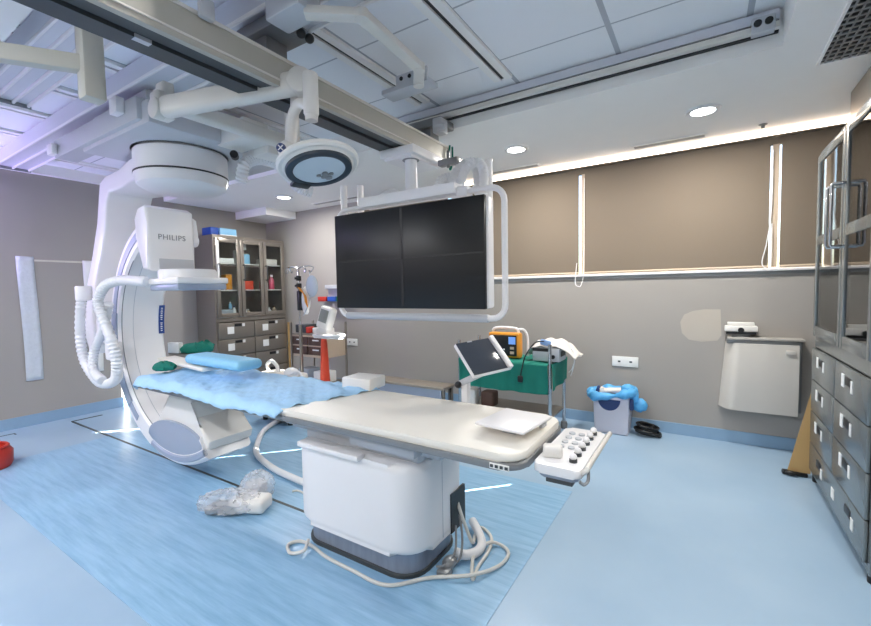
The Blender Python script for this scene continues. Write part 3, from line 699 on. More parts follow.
# touch screen on its arm, clamped to the table
th = thing('touch_screen', (-1.17, 2.10, .74), 'tilted grey touch screen console on a bent arm clamped to the table edge', 'touch screen')
b = B(); b.box(-1.158, -1.118, 2.078, 2.124, .69, .885, bevel=.008); b.build('post', M['white'], th)
ex = Vector((.44592, .89247, .06826)).normalized(); ey = Vector((-.66777, .28093, .68932)); ey = (ey - ex*ey.dot(ex)).normalized(); ez = ex.cross(ey)
Rs = Matrix((ex, ey, ez)).transposed(); sc_ = Vector((-1.022, 2.10, 1.035)); W, H = .26, .22
b = B(); p0 = Vector((-1.15, 2.09, .875)); p1 = sc_ - ez*.05 - ey*.07; d = p1-p0; b.obox((p0+p1)/2, (d.length+.05, .045, .035), d.to_track_quat('X', 'Z').to_matrix(), bevel=.01); b.obox(sc_ - ez*.035 - ey*.05, (.08, .08, .04), Rs, bevel=.008); b.build('swing_arm', M['grey'], th)
b = B(); b.ball((-1.165, 2.06, .865), .02); b.build('knob', M['black'], th)
b = B(); b.obox(sc_ - ez*.014, (W+.004, H+.006, .026), Rs, bevel=.007); b.build('screen_case', M['white'], th)
b = B(); b.obox(sc_ + ex*(-.016) + ez*.001, (W-.036, H-.004, .006), Rs, bevel=.001); b.build('screen_glass', mat('touch_glass', '#3a3f49', .12), th)
b = B(); b.obox(sc_ + ex*(W/2-.016) + ez*.008, (.03, H+.01, .02), Rs, bevel=.006); b.build('button_strip', M['white'], th)
b = B(); b.obox(sc_ + ex*(-.04) + ey*(H/2-.006) + ez*.006, (.03, .006, .004), Rs); b.build('top_tab', M['grey'], th)

# writing tray and control box at the foot end
b = B(); Rz = Matrix.Rotation(-.12, 3, 'Z')
th = thing('side_tray', (-.70, 1.74, .774), 'white square tray panel standing on the foot end of the table', 'tray')
b.obox((-.705, 1.742, .818), (.235, .275, .014), Rz, bevel=.006, seg=3); b.build('tray_panel', M['white'], th)
b = B(); b.obox((-.705, 1.742, .791), (.07, .10, .040), Rz, bevel=.008); b.build('tray_support', M['grey'], th)
b = B(); b.obox((-.60, 1.82, .797), (.015, .05, .03), Rz, bevel=.004); b.build('side_clip', M['grey'], th)
th = thing('control_box', (-.455, 1.78, .66), 'white joystick control box hooked on the right end of the patient table', 'control panel')
cp = [(-.545, 1.53), (-.35, 1.53), (-.35, 2.02), (-.545, 2.02)]
slab(rr2(-.548, -.37, 1.535, 2.02, .025), .700, .735, .01).build('box_body', M['white'], th)
slab(rr2(-.53, -.385, 1.55, 2.0, .02), .682, .702, .006).build('underside', M['bluegrey'], th)
b = B(); b.box(-.50, -.40, 1.545, 1.60, .668, .683, bevel=.003); b.build('lower_bar', M['darkgrey'], th)
b = B(); b.obox((-.50, 1.635, .757), (.075, .06, .045), Matrix.Rotation(.3, 3, 'Z'), bevel=.012, seg=3); b.build('joystick_block', M['white2'], th)
for i in range(6):
    y = 1.615 + i*.07
    j = B().cyl((-.415, y, .734), (-.415, y, .746), .015, n=16).build('knob_collar', M['darkgrey'], th)
    B().ball((-.415, y, .756), .0145, (1, 1, .9), 14, 8).build('knob_cap', M['white'], j)
for i in range(4):
    for k in range(2):
        x = -.50 + k*.042; y = 1.75 + i*.06
        B().cyl((x, y, .7345), (x, y, .742), .014, n=14).build('button', M['grey'], th)
b = B(); b.tube([(-.372, 1.56, .72), (-.355, 1.56, .735), (-.352, 1.60, .742), (-.352, 1.96, .742), (-.355, 2.0, .735), (-.372, 2.0, .72)], .010, 12, smooth=5); b.build('guard_rail', M['cream'], th)
b = B(); b.tube([(-.352, 1.58, .735), (-.348, 1.56, .70), (-.358, 1.54, .69), (-.372, 1.535, .70)], .006, 8, smooth=6); b.build('hook_wire', M['midgrey'], th)
b = B(); b.box(-.563, -.535, 1.62, 1.93, .70, .72, bevel=.004); b.build('mount_bracket', M['darkgrey'], th)

# ------------------------------------------------------------------ cords, hose, bag on floor
zc = .013
cord = [(-1.115, 1.94, .26), (-1.06, 1.92, .16), (-1.03, 1.95, .05), (-1.08, 2.08, zc), (-1.08, 2.16, zc), (-.99, 2.10, zc), (-.95, 1.98, zc), (-.94, 1.84, zc), (-.92, 1.74, zc), (-.955, 1.80, .03), (-.985, 1.89, .03), (-.97, 2.02, .03), (-.91, 2.06, zc), (-.85, 2.01, zc), (-.855, 1.89, zc), (-.93, 1.74, .03), (-1.10, 1.645, zc),
        (-1.02, 1.52, zc), (-1.25, 1.495, zc), (-1.46, 1.49, zc), (-1.66, 1.50, zc), (-1.78, 1.525, zc), (-1.885, 1.525, zc), (-1.92, 1.47, zc), (-1.85, 1.425, zc), (-1.78, 1.455, .03), (-1.81, 1.515, .05)]
cord = cord[:17] + cord[18:]
cb = B().tube(cord, .009, 8, smooth=10).build('power_cord', M['cable'])
tag(cb, 'thin pale cable looping on the floor in front of the table pedestal', 'cable')
hb = B().tube([(-1.13, 2.14, .05), (-1.07, 2.09, .035), (-1.0, 2.0, .032), (-.985, 1.92, .032), (-1.02, 1.86, .034), (-1.07, 1.83, .05)], .024, 12, smooth=8).build('conduit', M['hose'])
tag(hb, 'short thick white conduit curving out behind the right side of the pedestal', 'hose')
b = B(); b.tube([(-1.09, 1.88, .16), (-1.05, 1.80, .08), (-1.06, 1.72, .05), (-1.10, 1.70, .035)], .006, 8, smooth=6); b.tube([(-1.09, 1.92, .2), (-1.03, 1.84, .12), (-1.02, 1.78, .05), (-1.07, 1.74, .03)], .006, 8, smooth=6)
b.ball((-1.06, 1.76, .04), .035, (1, 1.3, .8)); b.box(-1.09, -1.03, 1.68, 1.74, .004, .035, bevel=.006)
cw = b.build('cable_tangle', M['midgrey']); tag(cw, 'grey tangle of wires and plug spilling from the pedestal opening', 'cable')
hz = .03
h = B().tube([(-3.95, 3.15, hz), (-3.87, 2.93, hz), (-3.72, 2.62, hz), (-3.44, 2.34, hz), (-3.20, 2.17, hz), (-2.86, 2.06, hz), (-2.57, 2.02, hz), (-2.25, 2.0, hz), (-1.99, 2.0, hz)], .024, 12, smooth=8).build('floor_hose', M['hose'])
tag(h, 'white hose curving over the floor from the C-arm to the table pedestal', 'hose')
h = B().tube([(-2.42, 1.90, .010), (-2.38, 1.93, .010), (-2.2, 1.90, .010), (-1.99, 1.86, .010)], .007, 8, smooth=8).build('thin_cord', M['cable'])
tag(h, 'thin pale cord on the floor between the plastic bag and the pedestal', 'cable')
th = thing('plastic_bag', (-2.5, 1.55, 0), 'crumpled clear plastic bag of white parts on the floor left of the pedestal', 'bag')
b = B(); b.obox((-2.45, 1.60, .055), (.24, .15, .09), Matrix.Rotation(.45, 3, 'Z'), bevel=.03, seg=3); b.build('white_content', M['white2'], th)
b = B(); b.obox((-2.58, 1.50, .035), (.20, .13, .05), Matrix.Rotation(.5, 3, 'Z'), bevel=.02, seg=3); b.build('grey_content', M['midgrey'], th)
b = B(); b.cyl((-2.56, 1.72, .005), (-2.56, 1.72, .115), .07, n=20); b.build('cup_content', M['grey'], th)
b = B()
b.ball((-2.56, 1.53, .065), .20, (1.05, .55, .34), 36, 20, Matrix.Rotation(.55, 3, 'Z'), .012)
b.ball((-2.55, 1.72, .09), .12, (1, .9, .85), 30, 18, None, .010)
for v in b.bm.verts: v.co.z = max(.004, v.co.z)
b.build('film', M['bagm'], th, angle=20)

# ------------------------------------------------------------------ right-hand steel cabinet
CXF = .66
th = thing('steel_cabinet', (.88, 3.29, 0), 'tall steel cabinet with glass doors and labelled drawers along the right edge', 'cabinet')
Y0, Y1 = 2.66, 3.93
b = B()
b.box(CXF+.02, 1.10, Y0, Y0+.02, .06, 2.29); b.box(CXF+.02, 1.10, Y1-.02, Y1, .06, 2.29); b.box(1.08, 1.10, Y0+.02, Y1-.02, .06, 2.29)
b.box(CXF+.02, 1.08, Y0+.02, Y1-.02, 2.27, 2.29); b.box(CXF+.02, 1.08, Y0+.02, Y1-.02, .97, 1.0); b.box(CXF+.02, 1.08, Y0+.02, Y1-.02, .06, .08)
b.box(CXF, CXF+.02, Y0, Y0+.03, .04, 2.29); b.box(CXF, CXF+.02, Y1-.03, Y1, .06, 2.29)
b.box(CXF, CXF+.02, Y0+.03, Y1-.03, .955, 1.03); b.box(CXF, CXF+.02, Y0+.03, Y1-.03, 2.26, 2.29); b.box(CXF, CXF+.02, Y0+.03, Y1-.03, .05, .075)
b.build('body', M['steeld'], th)
b = B(); b.box(.80, 1.10, Y0-.1, Y1, 2.29, ZS-.003); b.build('top_panel', M['steel'], th)
b = B(); b.box(CXF+.04, 1.07, Y0+.02, Y1-.02, 1.63, 1.645); b.build('shelf', M['steel'], th)
for fx, fy in ((CXF+.03, Y0+.03), (CXF+.03, Y1-.03), (1.07, Y0+.03), (1.07, Y1-.03)):
    B().cyl((fx, fy, 0), (fx, fy, .06), .03, n=16).build('foot', M['black'], th)
ym = 3.22
for (a, c, hy) in ((ym+.006, Y1-.03, ym+.05), (Y0+.03, ym-.006, ym-.05)):
    d = B(); z0, z1 = 1.035, 2.255; s = .05; x0, x1 = CXF-.02, CXF
    d.box(x0, x1, a, a+s, z0, z1, bevel=.003); d.box(x0, x1, c-s, c, z0, z1, bevel=.003)
    d.box(x0, x1, a+s, c-s, z0, z0+s+.02, bevel=.003); d.box(x0, x1, a+s, c-s, z1-s, z1, bevel=.003); d.box(x0, x1, a+s, c-s, 1.655, 1.715, bevel=.003)
    do = d.build('door', M['steeld'], th)
    p = B(); p.box(CXF-.012, CXF-.008, a+s, c-s, z0+s+.02, 1.655); p.box(CXF-.012, CXF-.008, a+s, c-s, 1.715, z1-s); p.build('glass_pane', M['rglass'], do)
    hd = B(); hd.tube([(CXF-.02, hy, 1.60), (CXF-.075, hy, 1.60), (CXF-.08, hy, 1.61), (CXF-.08, hy, 1.93), (CXF-.075, hy, 1.94), (CXF-.02, hy, 1.94)], .009, 10); hd.build('handle', M['chrome'], do)
rows = [(.735, .95), (.515, .728), (.29, .508)]
for ri, (z0, z1) in enumerate(rows):
    for (a, c) in ((3.30, Y1-.015), (Y0+.03, 3.29)):
        dw = B().box(CXF-.018, CXF, a+.004, c-.004, z0, z1, bevel=.004).build('drawer', M['steeld'], th)
        my = (a+c)/2 + .03; zt = z1-.075
        B().box(CXF-.022, CXF-.017, my-.05, my+.05, zt-.02, zt+.025, bevel=.002).build('handle_recess', M['black'], dw)
        l = B(); l.box(CXF-.021, CXF-.0175, my+.07, my+.12, zt-.04, zt+.03); l.box(CXF-.021, CXF-.0175, my-.085, my-.055, zt-.045, zt+.02); pieces(l, 'label_card', M['label'], dw)
dw = B().box(CXF-.018, CXF, Y0+.034, Y1-.019, .085, .283, bevel=.004).build('drawer', M['steeld'], th)
for my in (3.62, 2.95):
    B().box(CXF-.022, CXF-.017, my-.05, my+.05, .19, .235, bevel=.002).build('handle_recess', M['black'], dw)
    B().box(CXF-.021, CXF-.0175, my-.10, my-.06, .15, .21).build('label_card', M['label'], dw)
B().box(CXF-.021, CXF-.0175, 3.22, 3.28, .15, .21).build('label_card', M['label'], dw)
# contents
k = 0
for (y, z, w, h, m, lab) in ((3.70, 1.0, .16, .30, 'label', 'white packet stack low behind the far glass door of the right cabinet'), (3.42, 1.0, .18, .22, 'grey', 'grey packet low behind the far glass door of the right cabinet'),
                        (2.98, 1.0, .22, .42, 'label', 'tall white packet low behind the near glass door of the right cabinet'), (2.775, 1.0, .14, .30, 'navy', 'navy packet low behind the near glass door of the right cabinet'),
                        (3.62, 1.645, .25, .18, 'grey', 'grey carton on the upper shelf of the right cabinet')):
    b = B().obox((.86, y, z+h/2+.002), (.22, w, h), bevel=.006).build('packet', M[m]); tag(b, lab, 'packet', 'packets in the right cabinet')

# cardboard panel leaning at the cabinet's far corner
b = B(); b.prism([(3.70, .005), (3.985, .005), (3.93, .06), (3.72, .585), (3.70, .585)], lambda y, z: (.60 - .0*z + .0, y, z), lambda y, z: (.615, y, z))
b.bm.free(); b = B()
b.prism([(0, 0), (.16, 0), (.155, .58), (.145, .58)], lambda u, z: (.53+u*.8, 3.955-u*.05, z+.03), lambda u, z: (.53+u*.8+.004, 3.975-u*.05, z+.03))
b = b.build('cardboard_wedge', M['card'])
tag(b, 'tall brown cardboard wedge standing at the far foot of the right cabinet', 'cardboard')
b = B(); b.box(.50, .645, 3.935, 3.99, 0, .028, bevel=.008); b.ball((.55, 3.93, .02), .03, (1.2, .8, .6)); b = b.build('dark_scrap', M['black'])
tag(b, 'flat black base under the brown cardboard wedge', 'base')

# ------------------------------------------------------------------ things on the back wall
th = thing('wall_dispenser', (.38, 4.53, .33), 'large pale panel-shaped dispenser bulging from the back wall right of the bin', 'dispenser')
def bulge(u, v):
    z = .325 + v * .575; x0 = .115 + .045*v; x1 = .645
    x = x0 + (x1-x0) * u
    dpt = .15 * (1 - max(0, (.22-u)/.22)**2.4) * (.9 + .1*math.sin(v*PI))
    r = .06
    zz = z
    if v < .08: zz = z + .0
    return (x, YB - .012 - dpt, zz)
b = B(); b.sheet(bulge, 30, 12)
bm = b.bm; be = [e for e in bm.edges if e.is_boundary]
ex_ = bmesh.ops.extrude_edge_only(bm, edges=be)
for v in ex_['geom']:
    if isinstance(v, bmesh.types.BMVert): v.co.y = YB - .004
b.build('cover', mat('pale_grey_cover', '#cdc8c0', .45, var=.03), th, angle=50)
B().box(.17, .68, 4.40, 4.538, .93, .95, bevel=.004).build('top_shelf', M['ventp'], th)
B().box(.645, .675, 4.46, 4.538, .34, .925, bevel=.004).build('side_frame', M['midgrey'], th)
B().box(.165, .66, 4.42, 4.536, .895, .925).build('shadow_strip', M['midgrey'], th)  # grey strip painting the shadow under the top shelf
B().box(.56, .62, 4.372, 4.385, .83, .86, bevel=.002).build('maker_plate', M['cream'], th)
th = thing('card_reader', (.26, 4.5, .955), 'small white clamp device with a black knob on top of the wall dispenser', 'device')
b = B(); b.box(.15, .38, 4.44, 4.53, .995, 1.045, bevel=.008); b.box(.17, .36, 4.46, 4.52, 1.045, 1.075, bevel=.006); b.build('case', M['white2'], th)
b = B(); b.box(.16, .37, 4.435, 4.45, .975, .995); b.cyl((.265, 4.43, 1.01), (.265, 4.44, 1.01), .022, n=18); b.build('knob', M['black'], th)
b = B(); b.box(.20, .33, 4.47, 4.53, .951, .996); b.build('foot', M['midgrey'], th)
def socket(x, z, w, lab, x_axis=True):
    t = thing('wall_socket', (x, YB, z), lab, 'socket')
    B().box(x-w/2, x+w/2, YB-.012, YB-.001, z-.05, z+.05, bevel=.003).build('plate', M['label'], t)
    b = B()
    for dx in (-w*.22, w*.22): b.box(x+dx-.012, x+dx+.012, YB-.014, YB-.011, z-.008, z+.008)
    pieces(b, 'pin_hole', M['darkgrey'], t)
socket(-.66, .655, .24, 'white double wall socket on the back wall above the bin')
socket(-4.32, .665, .20, 'white wall socket on the back wall beside the red stand, left of the table')
th = thing('wall_rack', (-4.55, 4.5, 1.30), 'grey wall rack above red, blue and green bins behind the drip stand', 'rack')
b = B(); b.box(-4.75, -4.25, 4.44, 4.538, 1.44, 1.50, bevel=.005); b.box(-4.75, -4.25, 4.50, 4.538, 1.30, 1.44); b.build('back_plate', M['grey'], th)
for x, m in ((-4.78, 'red'), (-4.58, 'bluebox'), (-4.39, mat('green_plastic', '#2f9a63', .4))):
    B().box(x-.085, x+.085, 4.40, 4.50, 1.26, 1.33, bevel=.006).build('bin', M[m] if isinstance(m, str) else m, th)

# bin with blue liner
th = thing('waste_bin', (-.74, 4.34, 0), 'pale waste bin with a blue liner folded over its rim, below the wall socket', 'bin')
B().prism([(-.89, 0), (-.59, 0), (-.575, .37), (-.905, .37)], lambda x, z: (x, 4.24, z), lambda x, z: (x, 4.46, z), bevel=.02).build('bin_body', mat('pale_lilac_plastic', '#d3d2de', .45), th)
pts = [(-.91, 4.22, .355), (-.75, 4.205, .37), (-.58, 4.22, .41), (-.56, 4.36, .40), (-.59, 4.46, .39), (-.75, 4.475, .38), (-.91, 4.45, .37), (-.935, 4.34, .355)]
bg = B(); bg.tube(pts, lambda t: .035 + .012*math.sin(t*31) + .008*math.sin(t*67), 12, closed=True, smooth=8)
bg.ball((-.50, 4.32, .29), .065, (1, .8, 1), 18, 12, None, .006); bg.ball((-.545, 4.30, .36), .05, (.9, .8, 1.3), 16, 10, None, .006)
bg.ball((-.60, 4.3, .44), .05, (1.2, 1, .8), 16, 10, None, .005)
bg.build('liner', M['bag'], th, angle=60)
bl_ = [(-.755 + .10*math.cos(a), .33 + .105*math.sin(a)) for a in [PI + PI*i/16 for i in range(17)]]
B().prism(bl_, lambda x, z: (x, 4.232, z), lambda x, z: (x, 4.242, z)).build('round_badge', M['navy'], th)
b = B(); b.obox((-.74, 4.33, .405), (.19, .10, .03), Matrix.Rotation(-.12, 3, 'Y'), bevel=.012, seg=3); b.obox((-.83, 4.30, .395), (.04, .05, .07), bevel=.01); pieces(b, 'paper_waste', M['skin'], th)
b = B(); b.obox((-.865, 4.30, .405), (.03, .05, .07), Matrix.Rotation(.3, 3, 'Y'), bevel=.006); b.obox((-.56, 4.26, .30), (.03, .06, .10), bevel=.006); pieces(b, 'navy_clip', M['navy'], th)
b = B()
for i in range(6):
    cx, cy = -.44 + .02*math.sin(i*2.1), 4.37 + .015*math.cos(i*1.7); rx, ry = .10 - .006*i, .07
    b.tube([(cx + rx*math.cos(2*PI*k/16), cy + ry*math.sin(2*PI*k/16), .012 + .015*i + .02*(math.cos(2*PI*k/16)*.5*-1 + .5)) for k in range(16)], .011, 8, closed=True)
b.tube([(-.38, 4.31, .03), (-.33, 4.33, .012), (-.33, 4.40, .012), (-.37, 4.42, .012)], .009, 8, smooth=6)
b = b.build('cable_coil', M['black']); tag(b, 'coiled black cable on the floor right of the bin', 'cable')

# steel step bench at the wall
th = thing('step_bench', (-3.0, 3.98, 0), 'long low steel step bench by the back wall, seen over the table', 'bench')
B().box(-3.42, -2.33, 3.80, 4.05, .325, .355, bevel=.005).build('bench_top', mat('bench_top_brushed', '#a89e92', .35, .5, stretch=(1, 10, 1)), th)
B().box(-3.40, -2.37, 3.815, 3.83, .10, .328).build('front_apron', M['bluegrey'], th)
for x, y in ((-3.38, 3.85), (-2.37, 3.85), (-3.38, 4.02), (-2.37, 4.02)):
    B().box(x-.02, x+.02, y-.02, y+.02, 0, .328).build('leg', M['steel'], th)

# ------------------------------------------------------------------ green-draped trolley
th = thing('equipment_trolley', (-1.65, 3.98, 0), 'chrome trolley under a green cloth by the back wall, holding the orange-framed monitor', 'trolley')
for x in (-2.10, -1.17):
    for y in (3.75, 4.20):
        l = B().cyl((x, y, .07), (x, y, .89), .016, n=14).build('leg', M['chrome'], th)
        B().lathe([(0, 0), (.028, .0), (.035, .035), (.028, .07), (0, .07)], (x, y, 0), 14).build('caster', M['midgrey'], l)
b = B(); b.box(-2.10, -1.17, 3.75, 4.20, .695, .71); b.build('top_shelf', M['steel'], th)
b = B(); b.box(-2.10, -1.17, 3.75, 4.20, .20, .215); b.build('lower_shelf', M['steel'], th)
b = B(); b.cyl((-1.17, 3.75, .69), (-1.17, 4.20, .69), .012); b.cyl((-2.10, 3.75, .69), (-2.10, 4.20, .69), .012); pieces(b, 'side_bar', M['chrome'], th)
def gcloth(u, v):
    # over the top, hanging in front
    x = -2.09 + u * .91
    L_ = v * .86
    wob = .012*math.sin(19*u + 2) + .010*math.sin(33*u)
    if L_ < .46: y = 4.19 - L_; z = .716 + .004*math.sin(20*u + 9*v)
    else:
        s_ = L_ - .46; y = 3.73 - .01 + wob * min(1, s_*5) - .012; z = .716 - s_ * (.70 - .30*max(0, .25-u))
    return (x, y, z)
b = B().sheet(gcloth, 60, 40, .004).build('green_drape', M['green'], None, angle=180)
tag(b, 'green surgical cloth hanging over the front of the equipment trolley', 'cloth')
def gside(u, v):
    return (-1.145 + .012*math.sin(11*u+1)*v, 3.72 + u*.50, .718 - v*(.24 - .02*u))
b = B().sheet(gside, 24, 16, .004).build('green_side_drape', M['green'], None, angle=180)
tag(b, 'green surgical cloth hanging over the right end of the equipment trolley', 'cloth')
DZ = 0.088; n_before = set(C.objects)
th = thing('defibrillator', (-1.66, 3.93, .81), 'orange-framed portable patient monitor standing on the green cloth', 'monitor')
B().box(-1.82, -1.49, 3.84, 3.93, .812, 1.06, bevel=.02, seg=3).build('case', M['orange'], th)
B().box(-1.80, -1.52, 3.832, 3.842, .835, 1.035, bevel=.003).build('screen', M['screen'], th)
b = B(); b.box(-1.60, -1.53, 3.829, 3.833, .95, 1.02); b.build('blue_readout', emission('blue_readout', '#6f9be0', .5), th)
b = B(); b.box(-1.585, -1.545, 3.829, 3.833, .90, .925); b.box(-1.585, -1.545, 3.829, 3.833, .855, .88); pieces(b, 'side_button', M['beige'], th)
b = B()
for i in range(4): b.box(-1.76+i*.035, -1.745+i*.035, 3.829, 3.833, .89, .905)
pieces(b, 'readout_digit', M['label'], th)
b = B(); b.tube([(-1.79, 3.89, 1.05), (-1.76, 3.89, 1.10), (-1.55, 3.89, 1.10), (-1.52, 3.89, 1.05)], .013, 10, smooth=5); b.build('carry_handle', M['white'], th)
b = B(); b.tube([(-1.52, 3.89, 1.09), (-1.48, 3.91, 1.09), (-1.455, 3.93, 1.05), (-1.445, 3.94, .98), (-1.445, 3.94, .83)], .012, 10, smooth=6); b.build('white_lead', M['white'], th)
th = thing('suction_unit', (-1.22, 3.9, .81), 'grey metal box with a black knob on the right of the green cloth', 'device')
B().box(-1.35, -1.10, 3.80, 4.02, .814, .94, bevel=.006).build('case', M['grey'], th)
b = B(); b.box(-1.345, -1.20, 3.796, 3.801, .905, .935); b.box(-1.098, -1.094, 3.84, 3.98, .86, .91); pieces(b, 'dark_strip', M['black'], th)
b = B(); b.cyl((-1.155, 3.80, .86), (-1.155, 3.785, .86), .018, n=16); b.build('knob', M['black'], th)
def wcloth(u, v):
    x = -1.42 + u*.46; y = 3.80 + v*.30
    z = .948 + .06*math.sin(PI*u)*math.sin(PI*v) + .008*math.sin(23*u+9*v) + .006*math.sin(31*v)
    if u > .74: z -= (u-.74)/.26*.09
    if u < .16: z -= (.16-u)/.16 * .09
    return (x, y, z)
b = B().sheet(wcloth, 36, 24, .006).build('cream_cloth', M['skin'], None, angle=180); tag(b, 'crumpled cream cloth bundle on top of the grey metal box', 'cloth')
b = B(); b.obox((-1.23, 3.815, .985), (.10, .02, .05), Matrix.Rotation(.2, 3, 'Y'), bevel=.008); b = b.build('blue_packet', mat('pale_blue_packet', '#8fb0e0', .5)); tag(b, 'pale blue packet stuck to the front of the cream cloth bundle', 'packet')
b = B(); b.tube([(-1.24, 3.80, 1.0), (-1.31, 3.75, .985), (-1.38, 3.70, .87), (-1.41, 3.69, .76), (-1.425, 3.685, .68)], .006, 8, smooth=8); b.obox((-1.425, 3.68, .655), (.05, .025, .06), bevel=.01); b = b.build('black_probe', M['black'])
tag(b, 'black probe hanging on its lead in front of the green cloth', 'probe')
b = B(); b.tube([(-1.02, 3.9, .93), (-.99, 3.92, .86), (-1.02, 3.95, .75), (-1.06, 3.97, .70)], .005, 8, smooth=8); b.tube([(-1.03, 3.94, .92), (-1.01, 3.97, .80), (-1.05, 3.99, .66)], .005, 8, smooth=8); b = b.build('hanging_tubing', M['hose'])
tag(b, 'thin clear tubing hanging off the right end of the trolley', 'tubing')
for o in set(C.objects) - n_before:
    if o.parent is None: o.location.z -= DZ
# items on the low shelf, seen under the cloth
for (x, y, s, m, lab) in ((-2.02, 3.86, (.12, .12, .16), 'label', 'white bottle box on the lower shelf of the green-draped trolley'), (-1.84, 3.9, (.14, .14, .15), 'brown', 'dark red and brown pump on the lower shelf of the green-draped trolley')):
    b = B().obox((x, y, .216 + s[2]/2), s, bevel=.02, seg=3).build('shelf_item', M[m]); tag(b, lab, 'box')

# ------------------------------------------------------------------ far glass-door cabinet (left wall)
FX = -5.72
FY0, FY1 = 3.33, 4.50
th = thing('glass_cabinet', (-5.95, 3.92, 0), 'grey steel cabinet with three glass doors and drawers in the far left corner', 'cabinet')
b = B()
b.box(XL+.01, FX-.02, FY0, FY0+.02, .05, 2.22); b.box(XL+.01, FX-.02, FY1-.02, FY1, .05, 2.22); b.box(XL+.01, XL+.03, FY0+.02, FY1-.02, .05, 2.22)
b.box(XL+.03, FX-.02, FY0+.02, FY1-.02, 2.20, 2.22); b.box(XL+.03, FX-.02, FY0+.02, FY1-.02, 1.02, 1.05); b.box(XL+.03, FX-.02, FY0+.02, FY1-.02, .05, .07)
b.box(FX-.02, FX, FY0, FY0+.02, .0, 2.22); b.box(FX-.02, FX, FY1-.02, FY1, .0, 2.22); b.box(FX-.02, FX, FY0+.02, FY1-.02, 2.18, 2.22); b.box(FX-.02, FX, FY0+.02, FY1-.02, 1.0, 1.06)
b.build('body', M['steel'], th)
for z in (1.44, 1.82): B().box(XL+.03, FX-.03, FY0+.02, FY1-.02, z, z+.015).build('shelf', M['white2'], th)
wd = (FY1-FY0-.04)/3
for i in range(3):
    a = FY0+.02+i*wd+.004; c = a+wd-.008; z0, z1, s = 1.065, 2.175, .055
    d = B(); x0, x1 = FX, FX+.02
    d.box(x0, x1, a, a+s, z0, z1, bevel=.003); d.box(x0, x1, c-s, c, z0, z1, bevel=.003); d.box(x0, x1, a+s, c-s, z0, z0+s, bevel=.003); d.box(x0, x1, a+s, c-s, z1-s, z1, bevel=.003)
    do = d.build('door', M['steel'], th)
    B().box(FX+.008, FX+.012, a+s, c-s, z0+s, z1-s).build('glass_pane', M['glass'], do)
    hd = B(); hd.tube([(FX+.02, a+.03, 1.60), (FX+.06, a+.03, 1.61), (FX+.06, a+.03, 1.80), (FX+.02, a+.03, 1.81)], .008, 8, smooth=3); hd.build('handle', M['darkgrey'], do)
    if i == 0:
        B().box(FX+.0205, FX+.024, a+.012, a+.048, 1.45, 2.14).build('door_notice', M['label'], do)
for r in range(4):
    z1 = .985 - r*.24; z0 = z1-.23
    for i in range(2):
        a = FY0+.02 + i*(FY1-FY0-.04)/2 + .005; c = a + (FY1-FY0-.04)/2 - .01
        dw = B().box(FX-.02, FX+.015, a, c, z0, z1, bevel=.004).build('drawer', M['steel'], th)
        my = (a+c)/2+.02
        B().box(FX+.0145, FX+.020, my-.06, my+.05, z1-.06, z1-.02, bevel=.002).build('handle_recess', M['black'], dw)
        l = B(); l.box(FX+.0145, FX+.018, my+.06, my+.10, z1-.065, z1-.02)
        if r < 2: l.box(FX+.0145, FX+.018, my-.17, my-.07, z1-.16, z1-.06)
        pieces(l, 'label_card', M['label'], dw)
# contents of the far cabinet
def bottle(x, y, z, r, h, m, capm, lab):
    t = thing('bottle', (x, y, z), lab, 'bottle', 'bottles in the far glass cabinet')
    B().lathe([(0, 0), (r, 0), (r, h*.62), (r*.45, h*.78), (r*.4, h*.88), (0, h*.88)], (x, y, z), 16).build('bottle_body', M[m], t)
    B().lathe([(0, h*.86), (r*.5, h*.86), (r*.5, h), (0, h)], (x, y, z), 12).build('cap', M[capm], t)
z2, z1_, z0_ = 1.836, 1.456, 1.051
bottle(-5.84, 4.16, z1_, .032, .19, 'red', 'white', 'small red bottle with white cap behind the right glass door, middle shelf')
bottle(-5.82, 4.225, z1_, .025, .16, 'label', 'white', 'small white bottle between the red and pink bottles, middle shelf')
bottle(-5.83, 4.33, z1_, .042, .23, 'pink', 'white', 'pink bottle with white cap behind the right glass door, middle shelf')
bottle(-5.83, 3.77, z1_, .03, .19, 'label', 'white', 'white squeeze bottle behind the middle glass door, middle shelf')
bottle(-5.83, 4.17, z0_, .035, .16, 'beige', 'white', 'beige jar behind the right glass door, bottom shelf')
bottle(-5.83, 4.27, z0_, .03, .12, 'label', 'white', 'white jar behind the right glass door, bottom shelf')
bottle(-5.83, 4.36, z0_, .035, .14, 'beige', 'brown', 'beige jar with brown lid behind the right glass door, bottom shelf')
bottle(-5.83, 3.77, z0_, .028, .20, 'lbluebox', 'white', 'light blue bottle behind the middle glass door, bottom shelf')
bottle(-5.83, 3.90, z0_, .03, .11, 'beige', 'white', 'small beige bottle behind the middle glass door, bottom shelf')
bottle(-5.80, 3.60, z0_+.13, .022, .10, 'lbluebox', 'white', 'tiny light blue bottle on the clear plastic box behind the left glass door')
bottle(-5.80, 3.66, z0_, .028, .17, 'label', 'navy', 'white bottle with navy cap behind the left glass door, bottom shelf')
bottle(-5.81, 3.84, z0_, .026, .15, 'label', 'brown', 'white jar with brown lid behind the middle glass door, bottom shelf')
